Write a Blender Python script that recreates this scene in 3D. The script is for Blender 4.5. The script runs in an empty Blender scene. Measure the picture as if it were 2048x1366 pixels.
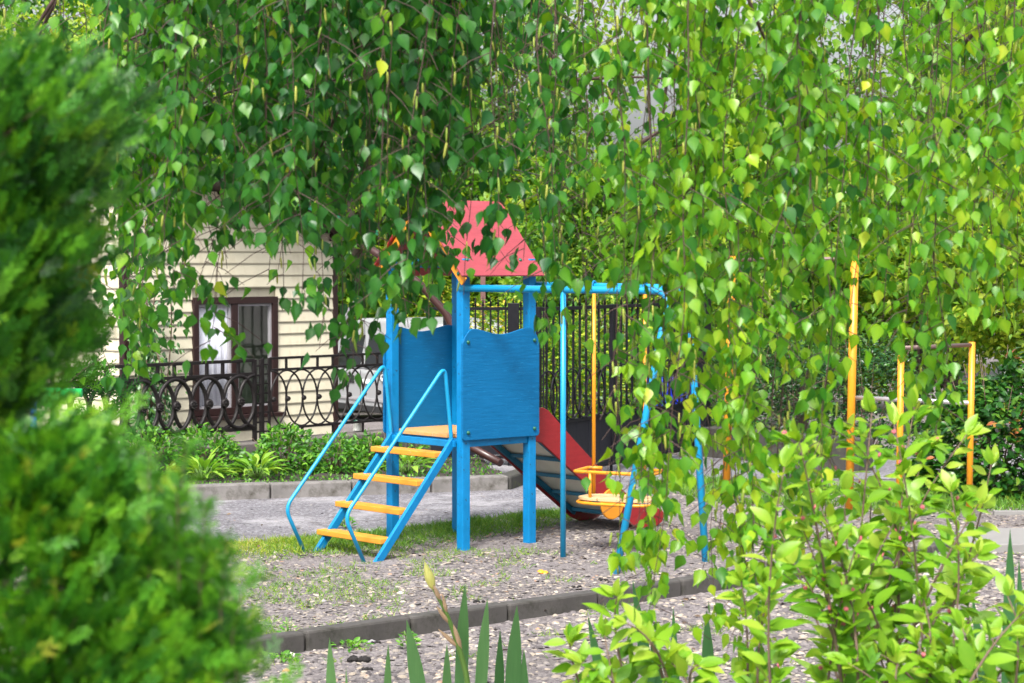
import bpy, math, random
import numpy as np
from mathutils import Vector, Matrix

# ------------------------------------------------------------------ camera, world, sun, exposure
sc = bpy.context.scene
COL = sc.collection
F, HZ, CH = 4300.0, 530.0, 1.8          # focal length in photo pixels, horizon row, eye height
PITCH = math.atan((683.0 - HZ) / F)
cd = bpy.data.cameras.new('camera')
cam = bpy.data.objects.new('camera', cd)
COL.objects.link(cam)
cam.location = (0, 0, CH)
cam.rotation_euler = (math.pi / 2 - PITCH, 0, 0)
cd.sensor_width = 36.0
cd.lens = 36.0 * F / 2048.0
cd.clip_start = 0.05
cd.clip_end = 2000
cd.dof.use_dof = True
cd.dof.focus_distance = 10.5
cd.dof.aperture_fstop = 10.0
sc.camera = cam

SUN_EL, SUN_AZ = math.radians(53), math.radians(-166)   # azimuth measured from +Y towards +X
w = bpy.data.worlds.new('World')
sc.world = w
w.use_nodes = True
nt = w.node_tree
nt.nodes.clear()
sky = nt.nodes.new('ShaderNodeTexSky')
sky.sky_type = 'NISHITA'
sky.sun_disc = False
sky.sun_elevation = SUN_EL
sky.sun_rotation = SUN_AZ
sky.air_density = 1.0
sky.dust_density = 6.0
sky.ozone_density = 1.0
hs = nt.nodes.new('ShaderNodeHueSaturation')
hs.inputs['Saturation'].default_value = 0.30
bg = nt.nodes.new('ShaderNodeBackground')
bg.inputs['Strength'].default_value = 0.098
wo = nt.nodes.new('ShaderNodeOutputWorld')
nt.links.new(sky.outputs[0], hs.inputs['Color'])
nt.links.new(hs.outputs[0], bg.inputs['Color'])
nt.links.new(bg.outputs[0], wo.inputs['Surface'])

sd = bpy.data.lights.new('sun', 'SUN')
sd.energy = 1.5
sd.angle = math.radians(11)
sd.color = (1.0, 0.96, 0.88)
sun = bpy.data.objects.new('sun', sd)
COL.objects.link(sun)
sdir = Vector((math.sin(SUN_AZ) * math.cos(SUN_EL), math.cos(SUN_AZ) * math.cos(SUN_EL), math.sin(SUN_EL)))
sun.rotation_euler = (-sdir).to_track_quat('-Z', 'Y').to_euler()
sun.location = sdir * 30

sc.view_settings.view_transform = 'Standard'
sc.view_settings.look = 'None'
sc.view_settings.exposure = 1.72
sc.view_settings.gamma = 1.0
sc.view_settings.use_curve_mapping = False
sc.cycles.max_bounces = 9
sc.cycles.diffuse_bounces = 6
sc.cycles.transmission_bounces = 8
sc.cycles.transparent_max_bounces = 8
sc.cycles.use_denoising = True
sc.cycles.sample_clamp_indirect = 6.0

R = random.Random(7)
G = np.random.default_rng(11)
PI = math.pi

# ------------------------------------------------------------------ helpers
WL = {}


def wl(o):
    return WL.get(o.name, Vector((0, 0, 0))) if o is not None else Vector((0, 0, 0))


def gz(x, y):
    """terrain height"""
    if y <= 20.5:
        return 0.0
    return -min((y - 20.5) * 0.04, 0.6)


def X(u, Y):
    return (u - 1024.0) * Y / F


def H(v, Y):
    return CH - (v - HZ) * Y / F


def gp(u, v, z=0.0):
    Y = F * (CH - z) / (v - HZ)
    return Vector((X(u, Y), Y, z))


def pt(u, v, Y):
    return Vector((X(u, Y), Y, H(v, Y)))


def tag(o, label=None, cat=None, group=None, kind=None):
    if label: o['label'] = label
    if cat: o['category'] = cat
    if group: o['group'] = group
    if kind: o['kind'] = kind
    return o


def thing(name, loc, label, cat, group=None, kind=None):
    o = bpy.data.objects.new(name, None)
    o.empty_display_size = 0.1
    COL.objects.link(o)
    o.location = loc
    WL[o.name] = Vector(loc)
    return tag(o, label, cat, group, kind)


def place(name, me, loc, parent=None):
    o = bpy.data.objects.new(name, me)
    COL.objects.link(o)
    if parent is not None:
        o.parent = parent
        o.location = Vector(loc) - wl(parent)
    else:
        o.location = loc
    WL[o.name] = Vector(loc)
    return o


class MB:
    def __init__(s):
        s.v, s.f, s.sm = [], [], []

    def add(s, vs, fs, smooth=False):
        b = len(s.v)
        s.v += [tuple(p) for p in vs]
        s.f += [tuple(i + b for i in f) for f in fs]
        s.sm += [smooth] * len(fs)
        return s

    def obox(s, c, ax, ay, az):
        """box from centre and three half-axis vectors"""
        c, ax, ay, az = Vector(c), Vector(ax), Vector(ay), Vector(az)
        if ax.cross(ay).dot(az) < 0:
            ax, ay = ay, ax
        vs = [c + i * ax + j * ay + k * az for i in (-1, 1) for j in (-1, 1) for k in (-1, 1)]
        fs = [(0, 1, 3, 2), (4, 6, 7, 5), (0, 4, 5, 1), (2, 3, 7, 6), (0, 2, 6, 4), (1, 5, 7, 3)]
        return s.add(vs, fs)

    def bar(s, p0, p1, w, h, up=(0, 0, 1)):
        """rectangular bar: w across, h along the up side"""
        p0, p1 = Vector(p0), Vector(p1)
        d = (p1 - p0)
        side = d.cross(Vector(up)).normalized()
        u2 = side.cross(d).normalized()
        return s.obox((p0 + p1) / 2, d / 2, side * w / 2, u2 * h / 2)

    def tube(s, pts, r, n=8, closed=False, caps=True, smooth=True):
        pts = [Vector(p) for p in pts]
        m = len(pts)
        rs = r if isinstance(r, (list, tuple)) else [r] * m
        tang = []
        for i in range(m):
            if closed:
                t = pts[(i + 1) % m] - pts[i - 1]
            else:
                t = pts[min(i + 1, m - 1)] - pts[max(i - 1, 0)]
            if t.length < 1e-9: t = Vector((0, 0, 1))
            tang.append(t.normalized())
        t0 = tang[0]
        a = Vector((0, 0, 1)) if abs(t0.z) < 0.9 else Vector((1, 0, 0))
        nrm = (a - t0 * a.dot(t0)).normalized()
        vs = []
        for i in range(m):
            t = tang[i]
            nrm = (nrm - t * nrm.dot(t))
            if nrm.length < 1e-6: nrm = t.orthogonal()
            nrm.normalize()
            b = t.cross(nrm)
            for k in range(n):
                th = 2 * PI * k / n
                vs.append(pts[i] + (nrm * math.cos(th) + b * math.sin(th)) * rs[i])
        fs = []
        for i in range(m if closed else m - 1):
            j = (i + 1) % m
            for k in range(n):
                k2 = (k + 1) % n
                fs.append((i * n + k, i * n + k2, j * n + k2, j * n + k))
        s.add(vs, fs, smooth)
        if caps and not closed:
            b = len(s.v) - len(vs)
            s.f += [tuple(b + k for k in reversed(range(n))), tuple(b + (m - 1) * n + k for k in range(n))]
            s.sm += [False, False]
        return s

    def prism(s, poly, O, ux, uy, th, centre=True):
        """2-D outline poly (counter-clockwise) in the plane O+x*ux+y*uy, thickness th along ux x uy"""
        O, ux, uy = Vector(O), Vector(ux), Vector(uy)
        n = ux.cross(uy).normalized()
        o0 = -th / 2 if centre else 0.0
        k = len(poly)
        vs = [O + ux * x + uy * y + n * o0 for x, y in poly] + [O + ux * x + uy * y + n * (o0 + th) for x, y in poly]
        fs = [tuple(reversed(range(k))), tuple(range(k, 2 * k))]
        fs += [(i, (i + 1) % k, k + (i + 1) % k, k + i) for i in range(k)]
        return s.add(vs, fs)

    def lathe(s, prof, c, n=12, smooth=True, axis=None):
        c = Vector(c)
        M = Matrix.Identity(3) if axis is None else Vector((0, 0, 1)).rotation_difference(Vector(axis)).to_matrix()
        vs = []
        for r, z in prof:
            for k in range(n):
                th = 2 * PI * k / n
                vs.append(c + M @ Vector((r * math.cos(th), r * math.sin(th), z)))
        fs = []
        for i in range(len(prof) - 1):
            for k in range(n):
                k2 = (k + 1) % n
                fs.append((i * n + k, i * n + k2, (i + 1) * n + k2, (i + 1) * n + k))
        s.add(vs, fs, smooth)
        b = len(s.v) - len(vs)
        if prof[0][0] > 1e-4:
            s.f.append(tuple(b + k for k in reversed(range(n)))); s.sm.append(False)
        if prof[-1][0] > 1e-4:
            s.f.append(tuple(b + (len(prof) - 1) * n + k for k in range(n))); s.sm.append(False)
        return s

    def build(s, name, mat, parent=None, bevel=0.0, origin=None, segs=2):
        co = np.array(s.v, dtype=float)
        if origin is None:
            if parent is None:
                origin = Vector(((co[:, 0].min() + co[:, 0].max()) / 2, (co[:, 1].min() + co[:, 1].max()) / 2, co[:, 2].min()))
            else:
                origin = Vector((co.min(0) + co.max(0)) / 2)
        origin = Vector(origin)
        co = co - np.array(origin)
        me = bpy.data.meshes.new(name)
        me.from_pydata([tuple(p) for p in co], [], s.f)
        me.polygons.foreach_set('use_smooth', s.sm)
        me.materials.append(mat)
        me.update()
        o = place(name, me, origin, parent)
        if bevel > 0:
            b = o.modifiers.new('bevel', 'BEVEL')
            b.width = bevel
            b.segments = segs
            b.limit_method = 'ANGLE'
            b.angle_limit = math.radians(38)
        return o


def raw_mesh(name, V, T, mat, tone=None, flat=False):
    """triangle mesh from numpy arrays; tone = one float per vertex"""
    V = np.ascontiguousarray(V, dtype=np.float32)
    T = np.ascontiguousarray(T, dtype=np.int32)
    me = bpy.data.meshes.new(name)
    me.vertices.add(len(V))
    me.vertices.foreach_set('co', V.ravel())
    me.loops.add(T.size)
    me.loops.foreach_set('vertex_index', T.ravel())
    me.polygons.add(len(T))
    me.polygons.foreach_set('loop_start', np.arange(0, T.size, 3, dtype=np.int32))
    if tone is not None:
        a = me.attributes.new('tone', 'FLOAT', 'POINT')
        a.data.foreach_set('value', np.ascontiguousarray(tone, dtype=np.float32))
    me.materials.append(mat)
    me.update(calc_edges=True)
    if flat: me.shade_flat()
    return me


def vein_shift(tv):
    """paler midrib, slightly deeper margin"""
    ax = np.abs(tv[:, 0])
    return np.where(ax < 1e-6, .05, -.03) if len(tv) > 8 else np.zeros(len(tv))


def scatter_arrays(tmpls, P, B, D, N, S, T):
    """merge copies of leaf templates; returns V, Tris, tone"""
    VV, TT, KK = [], [], []
    base = 0
    n = len(P)
    idx = np.arange(n) % len(tmpls)
    for j, (tv, tf) in enumerate(tmpls):
        m = idx == j
        if not m.any(): continue
        p, b, d, nn, s, t = P[m], B[m], D[m], N[m], S[m], T[m]
        v = p[:, None, :] + s[:, None, None] * (tv[None, :, 0:1] * b[:, None, :] + tv[None, :, 1:2] * d[:, None, :] + tv[None, :, 2:3] * nn[:, None, :])
        k = len(tv)
        VV.append(v.reshape(-1, 3))
        TT.append((tf[None] + (np.arange(len(p)) * k)[:, None, None]).reshape(-1, 3) + base)
        KK.append((t[:, None] + vein_shift(tv)[None, :]).ravel())
        base += len(p) * k
    return np.concatenate(VV), np.concatenate(TT), np.concatenate(KK)


def unit(a):
    return a / np.maximum(np.linalg.norm(a, axis=1, keepdims=True), 1e-9)


def frame(D, N):
    D = unit(D)
    N = N - D * (N * D).sum(1, keepdims=True)
    N = unit(N)
    B = np.cross(D, N)
    return B, D, N


def foliage(parent, P, D, N, S, T, tmpls, mat, nparts=0, leaf='leaf', rest='foliage', plain=None):
    """leaves of a plant: the nparts that show largest are single parts, the others one joined part"""
    P, D, N, S, T = (np.asarray(a, dtype=float) for a in (P, D, N, S, T))
    B, D, N = frame(D, N)
    pick = np.zeros(len(P), bool)
    if nparts:
        u = 1024 + F * P[:, 0] / P[:, 1]
        v = HZ + F * (CH - P[:, 2]) / P[:, 1]
        inside = (u > 5) & (u < 2043) & (v > 5) & (v < 1340)
        face = np.abs((N * unit(P - np.array([0, 0, CH]))).sum(1))
        score = np.where(inside, S / P[:, 1] * (0.35 + face), -1)
        order = np.argsort(-score)[:nparts]
        order = order[score[order] > 0]
        pick[order] = True
        variants = {}
        for i in order:
            j = i % len(tmpls)
            q = int(np.clip(T[i], 0, 0.999) * 8)
            if (j, q) not in variants:
                tv, tf = tmpls[j]
                variants[(j, q)] = raw_mesh(leaf, tv, tf, mat, (q + 0.5) / 8 + vein_shift(tv))
            o = bpy.data.objects.new(leaf, variants[(j, q)])
            COL.objects.link(o)
            o.parent = parent
            M = Matrix.Identity(4)
            for r_ in range(3):
                M[r_][0], M[r_][1], M[r_][2] = B[i, r_] * S[i], D[i, r_] * S[i], N[i, r_] * S[i]
            off = Vector(P[i]) - wl(parent)
            M.translation = off
            o.matrix_local = M
    k = ~pick
    if k.any():
        V, TT, KK = scatter_arrays(plain or tmpls, P[k], B[k], D[k], N[k], S[k], T[k])
        org = np.array(wl(parent))
        me = raw_mesh(rest, V - org, TT, mat, KK)
        o = place(rest, me, wl(parent), parent)
        o['kind'] = 'stuff'
        return o


# leaf templates: unit length along y, base at the origin ------------------------------------
def leaf_tmpl(outline, fold=0.12, curl=0.15, twist=0.0, petiole=0.0):
    """outline: list of (y, half width); folded along the midrib"""
    vs, fs = [], []
    ys = [o[0] for o in outline]
    n = len(outline)
    for y, hw in outline:
        z = -curl * y * y
        tw = twist * y
        zl = hw * fold * 2
        vs += [(-hw * math.cos(tw), y, z + zl + hw * math.sin(tw)), (0, y, z), (hw * math.cos(tw), y, z + zl - hw * math.sin(tw))]
    for i in range(n - 1):
        a, b = i * 3, (i + 1) * 3
        for q in ((a, a + 1, b + 1, b), (a + 1, a + 2, b + 2, b + 1)):
            fs += [(q[0], q[1], q[2]), (q[0], q[2], q[3])]
    vs = np.array(vs, float)
    fs = np.array(fs, int)
    # drop degenerate triangles at base and tip (coincident verts merged)
    key = {}
    remap = []
    keep = []
    for i, v in enumerate(vs):
        k = tuple(np.round(v, 5))
        if k not in key:
            key[k] = len(keep); keep.append(v)
        remap.append(key[k])
    fs = np.array([[remap[i] for i in f] for f in fs])
    fs = np.array([f for f in fs if len(set(f)) == 3])
    return np.array(keep), fs


BIRCH_O = [(0, 0.0), (0.05, 0.12), (0.14, 0.235), (0.23, 0.325), (0.28, 0.305), (0.36, 0.335), (0.41, 0.285), (0.49, 0.285), (0.54, 0.22), (0.62, 0.20), (0.68, 0.135), (0.76, 0.11), (0.84, 0.05), (1.0, 0.0)]
BIRCH = [leaf_tmpl(BIRCH_O, 0.10, 0.10), leaf_tmpl(BIRCH_O, 0.16, 0.22, 0.25), leaf_tmpl(BIRCH_O, 0.05, -0.10, -0.3), leaf_tmpl([(y, h * 0.9) for y, h in BIRCH_O], 0.2, 0.05, 0.1), leaf_tmpl([(y, h * 0.85) for y, h in BIRCH_O], 0.28, 0.45, 0.5), leaf_tmpl(BIRCH_O, 0.22, -0.3, -0.6)]
BS_O = [(0, 0.0), (0.13, 0.225), (0.25, 0.325), (0.38, 0.32), (0.58, 0.21), (0.8, 0.07), (1.0, 0.0)]
BIRCH_PLAIN = [leaf_tmpl(BS_O, a, b, c) for a, b, c in ((.10, .10, 0), (.16, .22, .25), (.05, -.10, -.3), (.2, .05, .1), (.28, .45, .5), (.22, -.3, -.6))]
OVAL_O = [(0, 0.0), (0.10, 0.09), (0.28, 0.20), (0.48, 0.235), (0.68, 0.19), (0.85, 0.10), (1.0, 0.0)]
OVAL = [leaf_tmpl(OVAL_O, 0.12, 0.25), leaf_tmpl(OVAL_O, 0.2, 0.1, 0.3), leaf_tmpl(OVAL_O, 0.08, 0.4, -0.2)]
SMALL_O = [(0, 0.0), (0.3, 0.24), (0.65, 0.2), (1.0, 0.0)]
SMALL = [leaf_tmpl(SMALL_O, 0.12, 0.2), leaf_tmpl(SMALL_O, 0.2, -0.1, 0.3)]
TINY = [(np.array([(0, 0, 0), (0.3, 0.45, 0.08), (0, 1, -0.1), (-0.3, 0.45, 0.08)], float), np.array([(0, 1, 2), (0, 2, 3)]))]
HOSTA_O = [(0, 0.02), (0.12, 0.07), (0.3, 0.145), (0.5, 0.165), (0.7, 0.125), (0.88, 0.055), (1.0, 0.0)]
HOSTA = [leaf_tmpl(HOSTA_O, 0.22, 0.35), leaf_tmpl(HOSTA_O, 0.18, 0.5, 0.2)]


def frond_tmpl(seed, n=5):
    """flat scale-leaf spray of a thuja: a branched fan of thin lozenges"""
    r = random.Random(seed)
    vs, fs = [], []

    def seg(x0, y0, x1, y1, wd, z0, z1):
        dx, dy = x1 - x0, y1 - y0
        l = math.hypot(dx, dy) + 1e-9
        px, py = -dy / l * wd, dx / l * wd
        b = len(vs)
        mx, my, mz = x0 + dx * .45, y0 + dy * .45, (z0 + z1) / 2
        vs.extend([(x0, y0, z0), (mx + px, my + py, mz + .01), (x1, y1, z1), (mx - px, my - py, mz + .01)])
        fs.extend([(b, b + 1, b + 2), (b, b + 2, b + 3)])
    seg(0, 0, 0.02, 1.0, 0.032, 0, -0.12)
    for i in range(n):
        y = 0.12 + 0.75 * i / n
        for sgn in (-1, 1):
            L = (0.36 - 0.22 * abs(y - 0.35)) * r.uniform(.75, 1.1)
            a = r.uniform(0.55, 0.85)
            x1, y1 = sgn * L * math.sin(a), y + L * math.cos(a)
            z0, z1 = -0.12 * y * y, -0.12 * y1 * y1 + r.uniform(-.05, .05)
            seg(0, y, x1, y1, 0.034, z0, z1)
            for t in (0.5,):
                sx, sy = x1 * t, y + (y1 - y) * t
                for s2 in (sgn * (1 if i % 2 else -1),):
                    a2 = math.atan2(x1, y1 - y) + s2 * 0.6
                    l2 = L * 0.42 * r.uniform(.7, 1.1)
                    seg(sx, sy, sx + l2 * math.sin(a2), sy + l2 * math.cos(a2), 0.030, z0 + (z1 - z0) * t, z1)
    return np.array(vs, float), np.array(fs, int)


FROND = [frond_tmpl(s) for s in range(4)]

# ------------------------------------------------------------------ materials


def new_mat(name):
    m = bpy.data.materials.new(name)
    m.use_nodes = True
    t = m.node_tree
    t.nodes.clear()
    o = t.nodes.new('ShaderNodeOutputMaterial')
    return m, t, o


def N_(t, typ, **kw):
    n = t.nodes.new(typ)
    for k, v in kw.items():
        if k.startswith('i_'):
            n.inputs[k[2:].replace('_', ' ')].default_value = v
        else:
            setattr(n, k, v)
    return n


def ramp(t, stops):
    n = t.nodes.new('ShaderNodeValToRGB')
    e = n.color_ramp.elements
    while len(e) < len(stops): e.new(0.5)
    for el, (p, c) in zip(e, stops):
        el.position = p
        el.color = (*c, 1)
    return n


def mixc(t, fac, a, b):
    n = t.nodes.new('ShaderNodeMix')
    n.data_type = 'RGBA'
    for sock, val in ((0, fac), (6, a), (7, b)):
        if hasattr(val, 'links'):
            t.links.new(val, n.inputs[sock])
        else:
            n.inputs[sock].default_value = val if sock == 0 else (*val, 1)
    return n.outputs[2]


def coords(t, scale=(1, 1, 1), kind='Object'):
    tc = t.nodes.new('ShaderNodeTexCoord')
    mp = t.nodes.new('ShaderNodeMapping')
    mp.inputs['Scale'].default_value = scale
    t.links.new(tc.outputs[kind], mp.inputs['Vector'])
    return mp.outputs[0]


def noise(t, vec, scale, detail=4, rough=0.6):
    n = N_(t, 'ShaderNodeTexNoise', i_Scale=scale, i_Detail=detail, i_Roughness=rough)
    t.links.new(vec, n.inputs['Vector'])
    return n.outputs['Fac']


def remap(t, val, a, b, c=0.0, d=1.0):
    n = t.nodes.new('ShaderNodeMapRange')
    t.links.new(val, n.inputs['Value'])
    for i, v in enumerate((a, b, c, d)):
        n.inputs[i + 1].default_value = v
    return n.outputs[0]


def paint(name, col, rough=0.4, var=0.25, wear=None, wear_amt=0.6, grain=(1, 1, 1), gscale=30, bump=0.15, metal=0.0, spec=0.5, fade=None, soft=0.06):
    """painted or plain surface with tonal variation, wear spots and fine relief"""
    m, t, o = new_mat(name)
    v = coords(t, grain)
    n1 = noise(t, v, gscale, 5)
    n2 = noise(t, coords(t), 3.0, 3)
    dark = tuple(c * (1 - var) for c in col)
    lite = tuple(min(1, c * (1 + var * .8) + 0.01 * var) for c in col)
    rr = ramp(t, [(0.25, dark), (0.5, col), (0.8, fade or lite)])
    mixn = t.nodes.new('ShaderNodeMath'); mixn.operation = 'ADD'
    a1 = t.nodes.new('ShaderNodeMath'); a1.operation = 'MULTIPLY'; a1.inputs[1].default_value = 0.55
    a2 = t.nodes.new('ShaderNodeMath'); a2.operation = 'MULTIPLY'; a2.inputs[1].default_value = 0.45
    t.links.new(n1, a1.inputs[0]); t.links.new(n2, a2.inputs[0])
    t.links.new(a1.outputs[0], mixn.inputs[0]); t.links.new(a2.outputs[0], mixn.inputs[1])
    t.links.new(mixn.outputs[0], rr.inputs[0])
    c = rr.outputs[0]
    if wear is not None:
        n3 = noise(t, coords(t, grain), gscale * 1.7, 6, 0.7)
        c = mixc(t, remap(t, n3, wear_amt, wear_amt + soft), c, wear)
    p = N_(t, 'ShaderNodeBsdfPrincipled', i_Roughness=rough, i_Metallic=metal)
    p.inputs['Specular IOR Level'].default_value = spec
    t.links.new(c, p.inputs['Base Color'])
    t.links.new(remap(t, n1, 0.2, 0.8, rough * .8, min(1, rough * 1.25)), p.inputs['Roughness'])
    b = N_(t, 'ShaderNodeBump', i_Strength=bump, i_Distance=0.004)
    t.links.new(n1, b.inputs['Height'])
    t.links.new(b.outputs[0], p.inputs['Normal'])
    t.links.new(p.outputs[0], o.inputs[0])
    return m


def leafmat(name, stops, trans=0.42, rough=0.42, tcol=(1.25, 1.2, 0.55), spec=0.5, vein=0, grain=(1, 1, 1)):
    """leaf: tone attribute -> colour; diffuse + gloss in front, translucent behind"""
    m, t, o = new_mat(name)
    a = N_(t, 'ShaderNodeAttribute', attribute_name='tone')
    rr = ramp(t, stops)
    nz = noise(t, coords(t, grain, kind='Object'), 60 if not vein else vein, 2)
    ad = t.nodes.new('ShaderNodeMath'); ad.operation = 'MULTIPLY_ADD'
    ad.inputs[1].default_value = 0.22
    t.links.new(nz, ad.inputs[0])
    sb = t.nodes.new('ShaderNodeMath'); sb.operation = 'SUBTRACT'; sb.inputs[1].default_value = 0.11
    t.links.new(a.outputs['Fac'], sb.inputs[0])
    t.links.new(sb.outputs[0], ad.inputs[2])
    t.links.new(ad.outputs[0], rr.inputs[0])
    p = N_(t, 'ShaderNodeBsdfPrincipled', i_Roughness=rough)
    p.inputs['Specular IOR Level'].default_value = spec
    t.links.new(rr.outputs[0], p.inputs['Base Color'])
    tr = t.nodes.new('ShaderNodeBsdfTranslucent')
    vm = t.nodes.new('ShaderNodeVectorMath'); vm.operation = 'MULTIPLY'
    vm.inputs[1].default_value = tcol
    t.links.new(rr.outputs[0], vm.inputs[0])
    t.links.new(vm.outputs[0], tr.inputs['Color'])
    mx = t.nodes.new('ShaderNodeMixShader'); mx.inputs[0].default_value = trans
    t.links.new(p.outputs[0], mx.inputs[1]); t.links.new(tr.outputs[0], mx.inputs[2])
    t.links.new(mx.outputs[0], o.inputs[0])
    return m


def stonemat(name, stops, rough=0.85):
    m, t, o = new_mat(name)
    a = N_(t, 'ShaderNodeAttribute', attribute_name='tone')
    rr = ramp(t, stops)
    t.links.new(a.outputs['Fac'], rr.inputs[0])
    nz = noise(t, coords(t), 90, 3)
    c = mixc(t, remap(t, nz, 0.35, 0.75, 0, 0.35), rr.outputs[0], (0.16, 0.14, 0.13))
    p = N_(t, 'ShaderNodeBsdfPrincipled', i_Roughness=rough)
    t.links.new(c, p.inputs['Base Color'])
    t.links.new(p.outputs[0], o.inputs[0])
    return m


BLUE = paint('blue_paint', (0.001, 0.175, 0.42), 0.45, 0.25, wear=(0.02, 0.065, 0.12), wear_amt=.615, gscale=16, bump=0.25, spec=0.3, soft=.04)
BLUEP = paint('blue_plywood_paint', (0.001, 0.112, 0.28), 0.5, 0.25, wear=(0.008, 0.17, 0.38), wear_amt=0.60, grain=(1, 1, 8), gscale=8, bump=0.6, spec=0.2)
PIPE = paint('light_blue_pipe_paint', (0.004, 0.25, 0.48), 0.35, 0.16, gscale=10, bump=0.05)
RED = paint('red_board_paint', (0.24, 0.010, 0.014), 0.45, 0.25, wear=(0.50, 0.16, 0.15), wear_amt=0.68, grain=(1, 1, 3), gscale=14, bump=0.5)
ROOFRED = paint('faded_red_roof_paint', (0.275, 0.042, 0.056), 0.55, 0.2, wear=(0.26, 0.028, 0.04), wear_amt=0.56, grain=(1, 1, 6), gscale=9, bump=0.8, soft=.12)
YELLOW = paint('orange_yellow_paint', (0.66, 0.25, 0.016), 0.42, 0.12, wear=(0.60, 0.28, 0.07), wear_amt=0.68, gscale=16, bump=0.15)
YPIPE = paint('yellow_pipe_paint', (0.64, 0.25, 0.008), 0.38, 0.10, wear=(0.35, 0.12, 0.03), wear_amt=0.74, gscale=22, bump=0.1)
PLANKY = paint('worn_orange_step', (0.62, 0.25, 0.022), 0.55, 0.14, wear=(0.42, 0.28, 0.16), wear_amt=0.60, grain=(1, 1, 5), gscale=16, bump=0.4)
SEATW = paint('pale_worn_seat_wood', (0.55, 0.37, 0.19), 0.6, 0.15, wear=(0.78, 0.42, 0.10), wear_amt=0.6, grain=(1, 4, 1), gscale=14, bump=0.3)
PLAT = paint('worn_platform_ply', (0.55, 0.27, 0.085), 0.65, 0.2, wear=(0.40, 0.27, 0.17), wear_amt=0.55, grain=(3, 1, 1), gscale=16, bump=0.3)
WHITEP = paint('off_white_slide_back', (0.74, 0.72, 0.64), 0.6, 0.12, gscale=8, bump=0.2)
TEAL = paint('teal_batten_paint', (0.01, 0.14, 0.25), 0.5, 0.2, wear=(0.05, 0.06, 0.06), wear_amt=0.64, gscale=18)
BOLT = paint('green_bolt_cap', (0.01, 0.10, 0.06), 0.3, 0.1)
STEEL = paint('bare_steel_bar', (0.55, 0.54, 0.56), 0.35, 0.15, wear=(0.30, 0.24, 0.2), wear_amt=0.7, metal=0.7)
RUST = paint('rusty_bar', (0.16, 0.11, 0.10), 0.5, 0.3, wear=(0.25, 0.10, 0.05), wear_amt=0.6, metal=0.4)
IRON = paint('brown_black_iron', (0.011, 0.0085, 0.009), 0.48, 0.3, spec=0.3, wear=(0.06, 0.036, 0.028), wear_amt=0.66, gscale=30, bump=0.3)
BLACK = paint('black_gate_paint', (0.006, 0.006, 0.009), 0.5, 0.25, gscale=20, bump=0.1, spec=0.22)
PLATE = paint('dark_sheet_steel', (0.010, 0.0105, 0.016), 0.5, 0.3, grain=(1, 1, 0.3), gscale=8, bump=0.1, spec=0.25)
CREAM = paint('cream_siding', (0.585, 0.54, 0.41), 0.5, 0.08, gscale=6, bump=0.03, wear=(0.45, 0.395, 0.265), wear_amt=.5, soft=.35, grain=(1, 1, .4))
BROWN = paint('brown_window_trim', (0.022, 0.008, 0.0075), 0.42, 0.2, gscale=12, bump=0.05)
PIPEB = paint('brown_downpipe', (0.045, 0.018, 0.016), 0.3, 0.15, gscale=8, bump=0.03)
GREENR = paint('green_roof_metal', (0.01, 0.20, 0.10), 0.35, 0.12)
GREYM = paint('grey_metal', (0.30, 0.29, 0.31), 0.5, 0.15)
CONC = paint('weathered_concrete', (0.17, 0.16, 0.155), 0.9, 0.5, wear=(0.06, 0.055, 0.045), wear_amt=0.48, gscale=5, bump=1.0, soft=.25)
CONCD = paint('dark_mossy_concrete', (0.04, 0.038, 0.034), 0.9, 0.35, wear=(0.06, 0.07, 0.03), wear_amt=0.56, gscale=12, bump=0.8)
CONCK = paint('kerb_concrete', (0.066, 0.061, 0.058), 0.9, 0.5, wear=(0.025, 0.024, 0.018), wear_amt=0.46, gscale=7, bump=1.2, soft=.25)
PLINTH = paint('pebble_dash_plinth', (0.12, 0.107, 0.10), 0.95, 0.55, wear=(0.05, 0.05, 0.045), wear_amt=0.56, gscale=60, bump=1.2)
SLAB = paint('paving_slab', (0.20, 0.195, 0.19), 0.9, 0.15, gscale=20, bump=0.3)
SOIL = paint('dark_soil', (0.03, 0.023, 0.018), 0.95, 0.5, wear=(0.07, 0.06, 0.05), wear_amt=0.62, gscale=40, bump=1.5)
BARK = paint('dark_bark', (0.06, 0.045, 0.04), 0.9, 0.4, gscale=30, bump=1.0)
TWIG = paint('birch_twig', (0.065, 0.035, 0.03), 0.6, 0.4, gscale=30, bump=0.2)
BIRCHB = paint('white_birch_bark', (0.62, 0.60, 0.56), 0.7, 0.2, wear=(0.05, 0.045, 0.04), wear_amt=0.6, grain=(1, 1, 4), gscale=5, bump=0.6)
STEMG = paint('green_stem', (0.10, 0.20, 0.03), 0.5, 0.2)
STEMB = paint('woody_stem', (0.13, 0.085, 0.06), 0.7, 0.3)
SILVER = paint('silver_car_paint', (0.34, 0.345, 0.365), 0.3, 0.04, gscale=3, bump=0.0, metal=0.1)
CARGLASS = paint('dark_car_glass', (0.006, 0.007, 0.008), 0.08, 0.1, gscale=3, bump=0.0, spec=0.35)
TYRE = paint('tyre_rubber', (0.012, 0.012, 0.012), 0.8, 0.2)
PLASTIC = paint('black_plastic', (0.02, 0.02, 0.022), 0.6, 0.2)
VIOLET = paint('violet_decal', (0.06, 0.02, 0.30), 0.4, 0.05, bump=0)
GREYDEC = paint('dark_grey_decal', (0.10, 0.10, 0.115), 0.4, 0.05, bump=0)
WHITE = paint('white_lettering', (0.75, 0.75, 0.75), 0.5, 0.05, bump=0)
BINB = paint('blue_bin_plastic', (0.005, 0.02, 0.36), 0.4, 0.15, bump=0.05)
TIN = paint('pale_tin_label', (0.55, 0.56, 0.52), 0.4, 0.2, wear=(0.35, 0.1, 0.1), wear_amt=0.66, gscale=20)
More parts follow.
